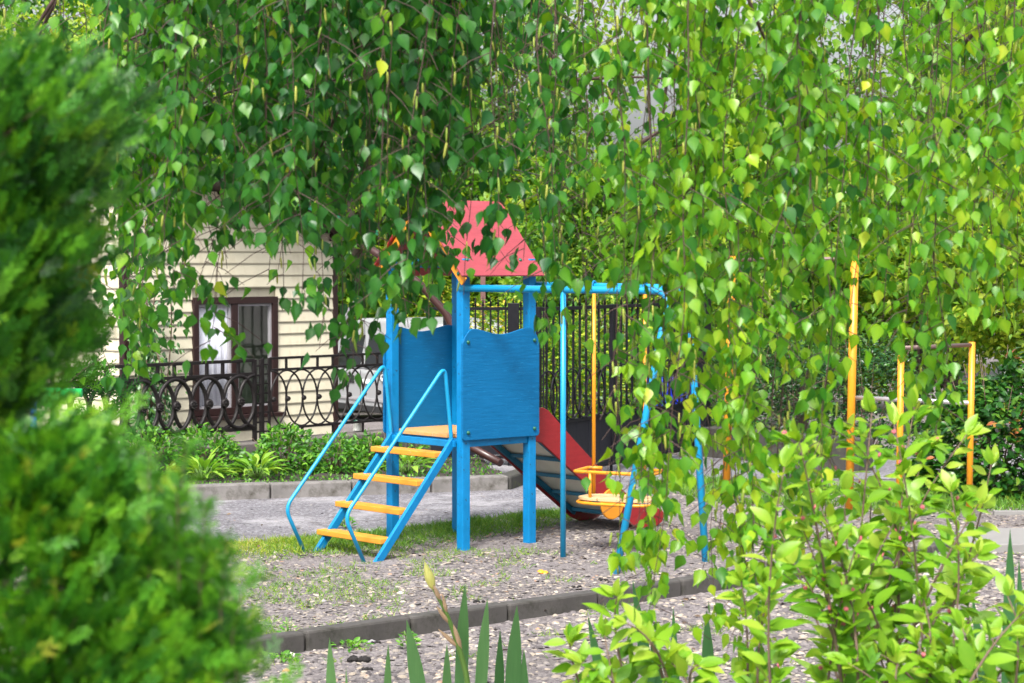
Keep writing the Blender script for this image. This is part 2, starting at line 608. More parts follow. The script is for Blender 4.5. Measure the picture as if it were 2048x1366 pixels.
GPIPE = paint('bright_green_pipe', (0.005, 0.42, 0.09), 0.3, 0.1, gscale=8, bump=0.05)
BCLAMP = paint('blue_clamp', (0.01, 0.12, 0.55), 0.4, 0.1)
POLEG = paint('pale_grey_pole', (0.48, 0.46, 0.50), 0.6, 0.1)
POLEB = paint('red_brown_pole_base', (0.13, 0.06, 0.055), 0.6, 0.15)
PEEL = paint('orange_peel', (0.85, 0.32, 0.01), 0.5, 0.15, gscale=60, bump=0.5)
CLOD = paint('black_clod', (0.012, 0.010, 0.010), 0.9, 0.4, gscale=50, bump=1.5)
PINK = paint('pink_bud', (0.45, 0.10, 0.13), 0.5, 0.25)
BUDY = paint('pale_yellow_bud', (0.62, 0.60, 0.16), 0.5, 0.2, gscale=40, grain=(1, 1, .3))
SHEATH = paint('papery_sheath', (0.45, 0.30, 0.18), 0.7, 0.25)
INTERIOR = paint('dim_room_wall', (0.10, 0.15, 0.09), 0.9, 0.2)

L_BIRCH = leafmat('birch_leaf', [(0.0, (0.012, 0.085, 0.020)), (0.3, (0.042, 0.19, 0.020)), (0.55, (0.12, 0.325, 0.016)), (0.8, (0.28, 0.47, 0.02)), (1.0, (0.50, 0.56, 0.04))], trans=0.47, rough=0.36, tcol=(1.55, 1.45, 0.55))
L_CATKIN = leafmat('catkin', [(0, (0.16, 0.28, 0.03)), (1, (0.34, 0.36, 0.06))], 0.2, 0.6)
L_WEIG = leafmat('bright_shrub_leaf', [(0, (0.04, 0.16, 0.012)), (0.4, (0.12, 0.31, 0.014)), (0.75, (0.22, 0.41, 0.022)), (1, (0.35, 0.48, 0.05))], trans=0.45, rough=0.42)
L_WOOD = leafmat('woodland_leaf', [(0, (0.015, 0.07, 0.012)), (0.4, (0.05, 0.17, 0.012)), (0.75, (0.16, 0.32, 0.015)), (1, (0.34, 0.44, 0.03))], trans=0.5, rough=0.5, vein=3)
L_DARK = leafmat('dark_glossy_leaf', [(0, (0.008, 0.04, 0.012)), (0.5, (0.018, 0.085, 0.016)), (0.85, (0.05, 0.16, 0.02)), (1, (0.12, 0.24, 0.03))], trans=0.25, rough=0.32, vein=3)
L_HEDGE = leafmat('yellow_green_hedge_leaf', [(0, (0.025, 0.10, 0.012)), (0.4, (0.08, 0.22, 0.015)), (0.75, (0.30, 0.42, 0.02)), (0.93, (0.55, 0.52, 0.04)), (1, (0.62, 0.38, 0.06))], trans=0.4, rough=0.42, vein=3)
L_PHOT = leafmat('photinia_leaf', [(0, (0.010, 0.055, 0.010)), (0.4, (0.03, 0.13, 0.014)), (0.70, (0.10, 0.22, 0.02)), (0.82, (0.26, 0.20, 0.03)), (1, (0.42, 0.10, 0.05))], trans=0.3, rough=0.30, vein=3)
L_THUJA = leafmat('thuja_scale', [(0, (0.012, 0.07, 0.014)), (0.4, (0.045, 0.20, 0.014)), (0.7, (0.13, 0.36, 0.016)), (0.92, (0.25, 0.46, 0.025)), (1, (0.42, 0.44, 0.06))], trans=0.35, rough=0.45)
L_PEONY = leafmat('bed_shrub_leaf', [(0, (0.03, 0.12, 0.02)), (0.5, (0.07, 0.24, 0.02)), (1, (0.20, 0.42, 0.04))], trans=0.35, rough=0.45)
L_HOSTA = leafmat('hosta_leaf', [(0, (0.05, 0.20, 0.02)), (0.5, (0.14, 0.34, 0.03)), (1, (0.32, 0.50, 0.07))], trans=0.35, rough=0.4)
L_IRIS = leafmat('iris_blade', [(0, (0.02, 0.10, 0.03)), (0.5, (0.075, 0.23, 0.065)), (1, (0.18, 0.37, 0.12))], trans=0.35, rough=0.45, grain=(1, 1, .03), vein=260)
L_GRASS = leafmat('grass_blade', [(0, (0.045, 0.15, 0.015)), (0.5, (0.11, 0.26, 0.02)), (0.8, (0.30, 0.40, 0.03)), (1, (0.50, 0.44, 0.12))], trans=0.35, rough=0.5)
STONE = stonemat('gravel_chip', [(0, (0.06, 0.052, 0.056)), (0.3, (0.155, 0.138, 0.145)), (0.55, (0.21, 0.188, 0.178)), (0.8, (0.31, 0.26, 0.205)), (0.93, (0.43, 0.385, 0.325)), (1, (0.32, 0.18, 0.11))])


def ground_mat():
    m, t, o = new_mat('gravelly_ground')
    v = coords(t)
    n1 = noise(t, v, 0.8, 4)
    n2 = noise(t, v, 55, 4, 0.7)
    vo = N_(t, 'ShaderNodeTexVoronoi', i_Scale=48.0)
    mp = coords(t, (1, 1, 1))
    t.links.new(mp, vo.inputs['Vector'])
    rr = ramp(t, [(0.0, (0.055, 0.047, 0.050)), (0.35, (0.125, 0.11, 0.115)), (0.7, (0.21, 0.187, 0.187)), (1, (0.34, 0.31, 0.28))])
    sep = t.nodes.new('ShaderNodeSeparateColor')
    t.links.new(vo.outputs['Color'], sep.inputs[0])
    ad = t.nodes.new('ShaderNodeMath'); ad.operation = 'MULTIPLY_ADD'; ad.inputs[1].default_value = 0.5
    t.links.new(sep.outputs[0], ad.inputs[0])
    hf = t.nodes.new('ShaderNodeMath'); hf.operation = 'MULTIPLY'; hf.inputs[1].default_value = 0.5
    t.links.new(n2, hf.inputs[0])
    t.links.new(hf.outputs[0], ad.inputs[2])
    t.links.new(ad.outputs[0], rr.inputs[0])
    c = mixc(t, remap(t, n1, 0.45, 0.65, 0, 0.5), rr.outputs[0], (0.085, 0.072, 0.062))
    p = N_(t, 'ShaderNodeBsdfPrincipled', i_Roughness=0.9)
    t.links.new(c, p.inputs['Base Color'])
    b = N_(t, 'ShaderNodeBump', i_Strength=0.8, i_Distance=0.01)
    t.links.new(vo.outputs['Distance'], b.inputs['Height'])
    t.links.new(b.outputs[0], p.inputs['Normal'])
    t.links.new(p.outputs[0], o.inputs[0])
    return m


def asphalt_mat():
    m, t, o = new_mat('worn_pale_asphalt')
    v = coords(t)
    n1 = noise(t, coords(t, (1.0, 1.0, 1)), 1.3, 6, 0.65)
    n2 = noise(t, v, 38, 5, 0.75)
    n3 = noise(t, coords(t, (0.9, 1.6, 1)), 5.5, 8, 0.75)
    rr = ramp(t, [(0.38, (0.05, 0.047, 0.055)), (0.5, (0.145, 0.14, 0.157)), (0.63, (0.31, 0.30, 0.33))])
    t.links.new(n2, rr.inputs[0])
    c = mixc(t, remap(t, n1, 0.50, 0.62, 0, 0.55), rr.outputs[0], (0.37, 0.36, 0.38))
    c = mixc(t, remap(t, n3, 0.52, 0.60, 0, 0.75), c, (0.075, 0.07, 0.076))
    vo = N_(t, 'ShaderNodeTexVoronoi', i_Scale=70.0)
    t.links.new(v, vo.inputs['Vector'])
    p = N_(t, 'ShaderNodeBsdfPrincipled', i_Roughness=0.75)
    t.links.new(c, p.inputs['Base Color'])
    b = N_(t, 'ShaderNodeBump', i_Strength=0.9, i_Distance=0.012)
    t.links.new(n2, b.inputs['Height'])
    t.links.new(b.outputs[0], p.inputs['Normal'])
    t.links.new(p.outputs[0], o.inputs[0])
    return m


def glass_mat():
    m, t, o = new_mat('window_glass')
    gl = N_(t, 'ShaderNodeBsdfGlossy', i_Roughness=0.03)
    gl.inputs['Color'].default_value = (0.8, 0.85, 0.83, 1)
    tp = t.nodes.new('ShaderNodeBsdfTransparent')
    mx = t.nodes.new('ShaderNodeMixShader')
    mx.inputs[0].default_value = 0.09
    t.links.new(tp.outputs[0], mx.inputs[1]); t.links.new(gl.outputs[0], mx.inputs[2])
    t.links.new(mx.outputs[0], o.inputs[0])
    return m


def curtain_mat():
    m, t, o = new_mat('net_curtain')
    n = noise(t, coords(t, (14, 14, 1)), 3.0, 2)
    rr = ramp(t, [(0.3, (0.60, 0.61, 0.72)), (0.7, (0.74, 0.75, 0.82))])
    t.links.new(n, rr.inputs[0])
    p = N_(t, 'ShaderNodeBsdfPrincipled', i_Roughness=0.9)
    t.links.new(rr.outputs[0], p.inputs['Base Color'])
    t.links.new(p.outputs[0], o.inputs[0])
    return m


GROUND, ASPH, GLASS, CURTAIN = ground_mat(), asphalt_mat(), glass_mat(), curtain_mat()

# ------------------------------------------------------------------ ground
g = MB()
ys = [-80, 0, 8, 20.5, 28, 35.5, 60, 120, 700]
xs = [-500, -60, -10, 0, 10, 60, 500]
for y in ys:
    for x in xs: g.v.append((x, y, gz(x, y)))
nx = len(xs)
for j in range(len(ys) - 1):
    for i in range(nx - 1):
        g.f.append((j * nx + i, j * nx + i + 1, (j + 1) * nx + i + 1, (j + 1) * nx + i)); g.sm.append(False)
tag(g.build('ground', GROUND, origin=(0, 0, 0)), 'grey gravelly ground of the playground', kind='structure')

near_px = [(-500, 1110), (330, 1094), (520, 1086), (640, 1080), (800, 1062), (950, 1046), (1060, 1032), (1200, 1008), (1330, 985), (1430, 972), (1560, 962), (2600, 955)]
NEAR = [gp(u, v) for u, v in near_px]
g = MB()
poly = [(p.x, p.y) for p in NEAR] + [(14, 20.4), (-14, 20.4)]
g.v = [(x, y, 0.004) for x, y in poly]; g.f = [tuple(range(len(poly)))]; g.sm = [False]
tag(g.build('path', ASPH, origin=(0, 0, 0)), 'worn pale asphalt path between the playground and the flower bed', kind='structure')


def near_edge_y(x):
    return float(np.interp(x, [p.x for p in NEAR], [p.y for p in NEAR]))


def kerb(name, a, b, n, w, h, mat, label, up0=0.0, gap=0.006, round_=0.012, jit=0.004):
    """a run of kerb stones from a to b"""
    a, b = Vector(a), Vector(b)
    root = thing(name, (a + b) / 2, label, 'kerb', kind='structure')
    d = (b - a)
    L = d.length / n
    dn = d.normalized()
    side = Vector((-dn.y, dn.x, 0))
    m0 = MB().obox((0, 0, 0), dn * (L / 2 - gap), side * w / 2, (0, 0, h / 2 + 0.05))
    o0 = m0.build('kerb_stone', mat, root, bevel=round_, origin=(0, 0, 0), segs=2)
    for i in range(n):
        o = o0 if i == 0 else o0.copy()
        if i: COL.objects.link(o)
        p = a + dn * (L * (i + .5)) + side * (w / 2) + Vector((0, 0, up0 + h / 2 - 0.05 + R.uniform(-jit, jit)))
        o.parent = root
        o.location = p - wl(root)
        o.rotation_euler = (0, 0, R.uniform(-.004, .004))
    return root


# front kerb: diagonal in the foreground, gravel on both sides
KA, KB_ = gp(380, 1341), gp(1668, 1150)
kerb('kerb', KA, KB_, 7, 0.09, 0.092, CONCK, 'low grey concrete kerb running diagonally across the gravel in front of the swing')
KC, KD = gp(1690, 1146), gp(1952, 1093)
kerb('kerb', KC, KD, 3, 0.09, 0.05, CONCK, 'short low kerb stretch leading to the paving slabs on the right', up0=0.0)
# back kerb along the flower bed
QA, QB = gp(200, 1012), gp(1018, 982)
kerb('kerb', QA, QB, 5, 0.14, 0.12, CONC, 'raised concrete kerb along the front of the flower bed')
kerb('kerb', QB + Vector((0.015, 0.02, 0)), QB + Vector((0.30, 1.0, 0)), 2, 0.14, 0.115, CONCD, 'mossy dark kerb end turning back beside the downpipe outlet', round_=0.02)
# paving slabs on the right
root = thing('pavement', gp(2010, 1090), 'pale square concrete paving slabs at the right edge', 'paving', kind='structure')
for i, (u0, v0, u1, v1) in enumerate([(1952, 1108, 2130, 1074), (2136, 1108, 2330, 1074)]):
    a, b = gp(u0, v0), gp(u1, v1)
    MB().obox(((a.x + b.x) / 2, (a.y + b.y) / 2, 0.02), ((b.x - a.x) / 2 - .008, 0, 0), (0.05, (b.y - a.y) / 2, 0), (0, 0, 0.035)).build('slab', SLAB, root, bevel=0.006)
# slab edge line beside the grass on the right
MB().bar(gp(1990, 1031) + Vector((0, 0, .01)), gp(2400, 1031) + Vector((0, 0, .01)), 0.06, 0.04).build('slab', SLAB, root, bevel=0.004)

# ------------------------------------------------------------------ low iron fence on its plinth
FP, FD = Vector((-3.11, 17.3, 0)), Vector((0.643, 0.766, 0)).normalized()
FN = Vector((FD.y, -FD.x, 0))          # towards the camera


def ft(u, P=None, D=None):
    P = P or FP; D = D or FD
    k = (u - 1024) / F
    return (k * P.y - P.x) / (D.x - k * D.y)


def fpt(t, z, off=0.0):
    p = FP + FD * t + FN * off
    return Vector((p.x, p.y, z))


PZ = 0.30
t_end = ft(908)
root = thing('retaining_wall', fpt(ft(500), 0), 'rough pebbly concrete plinth wall carrying the low iron fence', 'wall')
tt0 = -1.6
ts = np.linspace(tt0, t_end, 6)
for i in range(5):
    a, b = ts[i] + 0.004, ts[i + 1] - 0.004
    MB().obox(fpt((a + b) / 2, PZ / 2 - .03), FD * (b - a) / 2, FN * 0.14, (0, 0, PZ / 2 + .02)).build('wall_section', PLINTH, root, bevel=0.012)

# flower bed soil between kerb and plinth
fb = MB()
c1, c2 = QA + Vector((0, 0.15, 0)), QB + Vector((-.02, 0.15, 0))
p3, p4 = fpt(t_end - .02, 0, .145), fpt(-1.6, 0, .145)
NSUB = 24
rows = 8
for j in range(rows + 1):
    for i in range(NSUB + 1):
        s_ = i / NSUB
        q = (c1.lerp(c2, s_)).lerp(p4.lerp(p3, s_), j / rows)
        fb.v.append((q.x, q.y, 0.085 + 0.02 * math.sin(j * 2.1 + i) + R.uniform(-.01, .012)))
for j in range(rows):
    for i in range(NSUB):
        a = j * (NSUB + 1) + i
        fb.f.append((a, a + 1, a + NSUB + 2, a + NSUB + 1)); fb.sm.append(True)
tag(fb.build('flower_bed', SOIL), 'dark soil of the flower bed under the low fence', kind='structure')


def ellipse(c, ax, az, n=28):
    return [c + ax * math.cos(2 * PI * k / n) + az * math.sin(2 * PI * k / n) for k in range(n)]


def low_fence(t0, t1, rr, nring, label, zt, zt2, zb2, zb, rail, rung_at_end):
    root = thing('iron_fence', fpt((t0 + t1) / 2, PZ), label, 'fence', 'low iron fence panels')
    for z in (zt, zt2, zb2):
        MB().bar(fpt(t0, z), fpt(t1, z), rail, rail).build('rail', IRON, root, bevel=0.003)
    s_ = (t1 - t0) / nring
    za, zc = (zt2 + zb2) / 2, (zt2 - zb2) / 2 - rail * .4
    ring0 = None
    for k in range(1, nring):
        c = fpt(t0 + s_ * k, za, (0.006 if k % 2 else -0.006))
        if ring0 is None:
            m = MB().tube(ellipse(Vector((0, 0, 0)), FD * s_, Vector((0, 0, zc))), rr, 7, closed=True)
            ring0 = m.build('ring', IRON, root, origin=(0, 0, 0)); o = ring0
        else:
            o = ring0.copy(); COL.objects.link(o)
        o.parent = root; o.location = c - wl(root)
    # half rings closing both ends
    for t_, sg in ((t0, 1), (t1, -1)):
        c = fpt(t_, za, 0.006)
        pts_ = [c + FD * (sg * s_ * math.sin(PI * k / 14)) + Vector((0, 0, zc * math.cos(PI * k / 14))) for k in range(15)]
        MB().tube(pts_, rr, 7).build('ring', IRON, root)
    # rosettes
    ros = None
    for k in range(nring):
        c = fpt(t0 + s_ * k + (0 if k else 0.02), za, 0.02 + rr)
        if ros is None:
            m = MB()
            R0 = rr * 2.0 + 0.008
            m.lathe([(R0 * .25, .012), (R0 * .32, .004), (R0 * .55, .007), (R0 * .8, .004), (R0, -.012)], (0, 0, 0), 16, axis=FN)
            ux = FD; uz = Vector((0, 0, 1))
            for q in range(8):
                th = 2 * PI * q / 8
                m.lathe([(R0 * .20, -0.004), (R0 * .16, .008), (0.0005, .012)], ux * math.cos(th) * R0 * .62 + uz * math.sin(th) * R0 * .62, 6, axis=FN)
            ros = m.build('rosette', RUST if False else IRON, root, origin=(0, 0, 0)); o = ros
        else:
            o = ros.copy(); COL.objects.link(o)
        o.parent = root; o.location = c - wl(root)
    # stubs between the two top rails and down to the plinth
    for k in range(nring + 1):
        t_ = t0 + s_ * k
        MB().bar(fpt(t_, zt2 + rail / 2), fpt(t_, zt - rail / 2), rail * .9, rail * .8, up=FN).build('stub', IRON, root)
        if k % 2 == 0:
            MB().bar(fpt(t_, PZ - .02), fpt(t_, zb2 - rail / 2), rail * .9, rail * .8, up=FN).build('stub', IRON, root)
    # end ladder-like posts
    for t_ in rung_at_end:
        for d_ in (0, 0.075):
            MB().bar(fpt(t_ + d_, PZ - .02), fpt(t_ + d_, zt + .006), rail * 1.0, rail * 1.0, up=FN).build('post', IRON, root, bevel=.002)
        for k in range(8):
            z = PZ + .07 + k * (zt - PZ - .12) / 7
            MB().bar(fpt(t_ + rail / 2, z), fpt(t_ + .075 - rail / 2, z), rail * .6, rail * .6).build('rung', IRON, root)
    return root


t505 = ft(507)
low_fence(-1.45, t505, 0.0185, 16, 'heavy cast iron fence panel with thick rings under the house window', 0.985, 0.87, 0.405, PZ, 0.028, [t505 + 0.01])
low_fence(ft(540), t_end - .1, 0.0085, 12, 'slender wrought iron fence panel with thin rings in front of the silver van', 0.995, 0.895, 0.385, PZ, 0.021, [ft(540) - 0.09])

# ------------------------------------------------------------------ house
HC = Vector((X(668, 20.6), 20.6, 0))
HD = Vector((0.669, 0.743, 0)).normalized()
HN = Vector((HD.y, -HD.x, 0))          # faces the camera, to the right
HW = 2.50                               # length of the front wall
hbase = gz(0, 22) - 0.1


def hp(t, z, off=0.0):
    """t = metres left of the right corner"""
    p = HC - HD * t + HN * off
    return Vector((p.x, p.y, z))


def ht(u):
    return -ft(u, HC, HD)


def roofz(t):
    return 2.10 + (2.74 - 2.10) * t / HW


house = thing('house', hp(HW / 2, hbase), 'small cream house with horizontal siding, brown trim and green roof edge', 'house')
# window limits on the wall
wt0, wt1 = ht(551), ht(382)
Yw = (hp(wt0, 0).y + hp(wt1, 0).y) / 2
wz0, wz1 = H(828, Yw), H(594, Yw)
# solid core
core = MB()
back = 3.0
for quad in ([(0, hbase), (HW, hbase), (HW, wz0), (0, wz0)], [(0, wz1), (HW, wz1), (HW, roofz(HW) - .02), (0, roofz(0) - .02)], [(0, wz0), (wt0, wz0), (wt0, wz1), (0, wz1)], [(wt1, wz0), (HW, wz0), (HW, wz1), (wt1, wz1)]):
    core.prism(quad, hp(0, 0, -.05), -HD, Vector((0, 0, 1)), 0.04)
o = core.build('wall', CREAM, house)
side = MB()
bd = -HN
MB().prism([(0.0, hbase), (back, hbase), (back, roofz(HW)), (0.0, roofz(HW))], hp(HW - .03, 0, -.03), bd, Vector((0, 0, 1)), 0.02).build('wall', CREAM, house)
MB().prism([(0.0, hbase), (back, hbase), (back, roofz(0)), (0.0, roofz(0))], hp(.03, 0, -.03), bd, Vector((0, 0, 1)), 0.02).build('wall', CREAM, house)
MB().prism([(0, hbase), (HW, hbase), (HW, roofz(HW) - .02), (0, roofz(0) - .02)], hp(0, 0, -back), -HD, Vector((0, 0, 1)), 0.02).build('wall', CREAM, house)


def board(p_of, t0, t1, z0, z1):
    """one lapped board between t0 and t1 (lower edge proud)"""
    m = MB()
    sec = [(-.006, z0), (0.016, z0), (0.020, z0 + .010), (0.006, z1 - .004), (-.006, z1 - .004)]
    vs = [p_of(t0, z, o_) for o_, z in sec] + [p_of(t1, z, o_) for o_, z in sec]
    k = 5
    fs = [tuple(range(k)), tuple(reversed(range(k, 2 * k)))] + [(i, k + i, k + (i + 1) % k, (i + 1) % k) for i in range(k)]
    m.add(vs, fs)
    m.build('siding_board', CREAM, house)


BH = 0.1095
z = hbase
row = 0
while z < 2.74:
    z1 = z + BH
    tmin = 0.0
    if z1 > roofz(0):                    # boards under the sloping roof start further left
        tmin = (z1 - 2.10) / (2.74 - 2.10) * HW
    if tmin < HW - .05:
        if z1 <= wz0 + 0.02 or z >= wz1 - .02:
            board(hp, tmin + .012, HW - .012, z, z1)
        else:
            board(hp, .012, wt0, z, z1)
            board(hp, wt1, HW - .012, z, z1)
    # side wall left of the corner
    if row % 1 == 0 and z1 < 2.75:
        board(lambda t, zz, off: hp(HW + off, zz, -t), .012, 2.2, z, z1)
    z = z1
    row += 1
# corner trims
for t_, h_ in ((0.0, roofz(0)), (HW, roofz(HW))):
    m = MB()
    m.obox(hp(t_, (hbase + h_) / 2, -0.008), HD * .028, HN * .036, (0, 0, (h_ - hbase) / 2))
    m.build('corner_trim', BROWN, house, bevel=.003)
# window
win_c = hp((wt0 + wt1) / 2, (wz0 + wz1) / 2)
fr = MB()
fw = 0.062
for (a0, a1, b0, b1) in ((wt0, wt1, wz1 - fw, wz1), (wt0, wt1, wz0, wz0 + fw), (wt0, wt0 + fw, wz0 + fw, wz1 - fw), (wt1 - fw, wt1, wz0 + fw, wz1 - fw)):
    fr.obox(hp((a0 + a1) / 2, (b0 + b1) / 2, .008), HD * (a1 - a0) / 2, HN * .03, (0, 0, (b1 - b0) / 2))
frame_o = fr.build('window', BROWN, house, bevel=.003)
tm = ht(466)
mul = MB().obox(hp(tm, (wz0 + wz1) / 2, .006), HD * .035, HN * .026, (0, 0, (wz1 - wz0) / 2 - fw))
mul.build('mullion', BROWN, frame_o, bevel=.003)
# inner sashes
for a0, a1 in ((wt0 + fw, tm - .035), (tm + .035, wt1 - fw)):
    sm_ = MB()
    b0, b1 = wz0 + fw, wz1 - fw
    e = 0.022
    for (p, q, r_, s_) in ((a0, a1, b1 - e, b1), (a0, a1, b0, b0 + e), (a0, a0 + e, b0 + e, b1 - e), (a1 - e, a1, b0 + e, b1 - e)):
        sm_.obox(hp((p + q) / 2, (r_ + s_) / 2, -.002), HD * (q - p) / 2, HN * .014, (0, 0, (s_ - r_) / 2))
    sm_.build('sash', GREYM, frame_o)
    MB().obox(hp((a0 + a1) / 2, (b0 + b1) / 2, -.006), HD * ((a1 - a0) / 2 - e), HN * .003, (0, 0, (b1 - b0) / 2 - e)).build('pane', GLASS, frame_o)
# curtain behind the left pane
cm = MB()
n = 40
a0, a1 = tm + .04, wt1 - fw - .005
vs = []
for i in range(n + 1):
    t_ = a0 + (a1 - a0) * i / n
    off = -.024 + .004 * math.sin(i * .8) + .002 * math.sin(i * 2.1)
    vs += [hp(t_, wz0 + fw, off), hp(t_, wz1 - fw, off)]
cm.add(vs, [(2 * i, 2 * i + 2, 2 * i + 3, 2 * i + 1) for i in range(n)], True)
co = cm.build('curtain', CURTAIN, frame_o)
so = co.modifiers.new('thickness', 'SOLIDIFY'); so.thickness = .002
# room behind the window
rm = MB()
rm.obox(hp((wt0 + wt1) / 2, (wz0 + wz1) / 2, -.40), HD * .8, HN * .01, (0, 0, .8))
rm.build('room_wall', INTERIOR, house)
# sill
MB().obox(hp((wt0 + wt1) / 2, wz0 - .022, .05), HD * ((wt1 - wt0) / 2 + .035), HN * .06, (0, 0, .018)).build('sill', BROWN, house, bevel=.004)
# roof: sloping slab with brown soffit/fascia and green metal edge
ov = 0.30
zr = lambda t: roofz(t)
O = hp(0, 0, 0)
MB().prism([(-.25, zr(-.25)), (HW + .25, zr(HW + .25)), (HW + .25, zr(HW + .25) + .05), (-.25, zr(-.25) + .05)], hp(0, 0, ov / 2 - back / 2), -HD, Vector((0, 0, 1)), back + ov).build('soffit', BROWN, house)
MB().prism([(-.28, zr(-.28) + .053), (HW + .28, zr(HW + .28) + .053), (HW + .28, zr(HW + .28) + .10), (-.28, zr(-.28) + .10)], hp(0, 0, ov / 2 - back / 2), -HD, Vector((0, 0, 1)), back + ov + .05).build('roof', GREENR, house)
# grey strut at the right corner
MB().bar(hp(-.02, H(655, 20.6), .02), hp(-.32, H(612, 20.6) + .08, .02), .05, .035).build('strut', GREYM, house)

# ------------------------------------------------------------------ van behind the house
VD = Vector((0.545, -0.839, 0))         # towards its near end, to the right
VN = Vector((-0.839, -0.545, 0))        # visible side
VG = gz(0, 30)
VO = Vector((X(720, 30.0), 30.0, VG))


def vp(t, z, off=0.0):
    return VO + VD * t + VN * off + Vector((0, 0, z))


van = thing('van', vp(0, 0, -.8), 'silver estate van with dark windows parked behind the low iron fence', 'van')
W2 = 0.82
body = [(-2.2, .17), (2.25, .17), (2.33, .42), (2.30, .66), (2.26, .73), (-1.1, .72), (-1.3, .72), (-2.1, .66), (-2.28, .45)]
m = MB()
m.prism(body, vp(0, 0, -W2), VD, Vector((0, 0, 1)), 2 * W2)
m.build('body', SILVER, van, bevel=.05, segs=3)
cabin = [(-1.25, .71), (2.27, .72), (2.18, 1.02), (2.06, 1.31), (1.86, 1.40), (0.6, 1.445), (-.3, 1.43), (-.60, 1.36)]
m = MB()
k = len(cabin)
for off_b, off_t in ((-.02, -.13), (-2 * W2 + .02, -2 * W2 + .13)):
    pass
vsl = [vp(t, z, -.02 - .14 * (z - .71) / .72) for t, z in cabin]
vsr = [vp(t, z, -2 * W2 + .02 + .14 * (z - .71) / .72) for t, z in cabin]
m.add(vsr + vsl, [tuple(reversed(range(k))), tuple(range(k, 2 * k))] + [(i, (i + 1) % k, k + (i + 1) % k, k + i) for i in range(k)])
m.build('cabin', SILVER, van, bevel=.06, segs=3)


def vsd(t, z, off=0.0):
    """point on the leaning side of the cabin"""
    return vp(t, z, -.02 - .14 * max(0, z - .71) / .72 + off)


for poly in ([(-.95, .75), (-.05, .75), (-.05, 1.20), (-.42, 1.20)], [(.07, .75), (1.02, .75), (1.02, 1.21), (.07, 1.21)], [(1.13, .75), (2.04, .77), (1.92, 1.17), (1.13, 1.20)]):
    a = [vsd(t, z, .004) for t, z in poly]; b = [vsd(t, z, -.02) for t, z in poly]
    MB().add(a + b, [(0, 1, 2, 3), (7, 6, 5, 4), (0, 4, 5, 1), (1, 5, 6, 2), (2, 6, 7, 3), (3, 7, 4, 0)]).build('side_window', CARGLASS, van)
for t_ in (0.01, 1.075):
    MB().obox(vp(t_, .45, .002), VD * .004, VN * .004, (0, 0, .26)).build('door_seam', PLASTIC, van)
MB().obox(vp(0.03, .185, .002), VD * 2.1, VN * .012, (0, 0, .045)).build('sill_moulding', PLASTIC, van, bevel=.01)
MB().obox(vp(0.03, .31, .006), VD * 1.9, VN * .008, (0, 0, .02)).build('side_moulding', GREYM, van, bevel=.004)
# handle and black recess
th = 0.16
MB().obox(vp(-.26, .58, .006), VD * .10, VN * .008, (0, 0, .055)).build('handle_recess', PLASTIC, van, bevel=.02)
MB().obox(vp(0.20, .56, .014), VD * .10, VN * .014, (0, 0, .032)).build('door_handle', WHITE, van, bevel=.012)
# diagonal decal stripe
stp = MB().prism([(.42, .70), (.66, .70), (1.06, .42), (.90, .38)], vp(0, 0, .006), VD, Vector((0, 0, 1)), .006)
stp.build('decal_stripe', GREYDEC, van)
MB().prism([(.90, .44), (1.16, .60), (1.16, .42), (.94, .36)], vp(0, 0, .011), VD, Vector((0, 0, 1)), .006).build('decal_patch', VIOLET, van)


def lettering(txt, size, O, ux, uz, mat, parent, name='lettering', rot=0.0, depth=.004):
    cu = bpy.data.curves.new(name, 'FONT')
    cu.body = txt
    cu.size = size
    cu.extrude = depth
    to = bpy.data.objects.new(name + '_tmp', cu)
    COL.objects.link(to)
    dg = bpy.context.evaluated_depsgraph_get()
    me = bpy.data.meshes.new_from_object(to.evaluated_get(dg))
    bpy.data.objects.remove(to)
    me.name = name
    me.materials.clear(); me.materials.append(mat)
    ux, uz = Vector(ux), Vector(uz)
    nn = ux.cross(uz)
    c, s_ = math.cos(rot), math.sin(rot)
    a, b = ux * c + uz * s_, -ux * s_ + uz * c
    O = Vector(O)
    for v in me.vertices:
        v.co = a * v.co.x + b * v.co.y + nn * v.co.z
    me.update()
    return place(name, me, O, parent)


lettering('GRX', .13, vp(.58, .63, .012), VD, (0, 0, 1), WHITE, van, rot=-.62)
lettering('TURBO INTER', .085, vp(.62, .225, .008), VD, (0, 0, 1), PLASTIC, van)
for t_ in (-1.45, 1.55):
    for off, nm in ((-.12, 1), (-2 * W2 + .12, 1)):
        c = vp(t_, .30, off)
        wv = MB().lathe([(.20, -.09), (.29, -.085), (.30, 0), (.29, .085), (.20, .09)], c, 24, axis=VN)
        wo_ = wv.build('wheel', TYRE, van)
        MB().lathe([(.03, .10), (.08, .102), (.19, .096), (.195, .06)], c, 16, axis=VN).build('rim', GREYM, wo_)

# paint tin on the plinth
c = fpt(ft(723), PZ, -.06)
root = thing('paint_tin', c, 'small pale paint tin with green lid standing on the plinth behind the fence bars', 'tin')
MB().lathe([(.036, 0), (.037, .004), (.036, .01), (.036, .078), (.038, .082)], c, 18).build('can', TIN, root)
MB().lathe([(.038, .0825), (.039, .086), (.038, .10), (.030, .102)], c, 18).build('lid', BOLT, root)

# ------------------------------------------------------------------ play tower
U = Vector((0.66, -0.75, 0)).normalized()
V_ = Vector((0.75, 0.66, 0)).normalized()
LP = Vector((-0.783, 14.07, 0))
PU, PV = 0.72, 0.56


def T(u, v, z):
    p = LP + U * u + V_ * v
    return Vector((p.x, p.y, z))


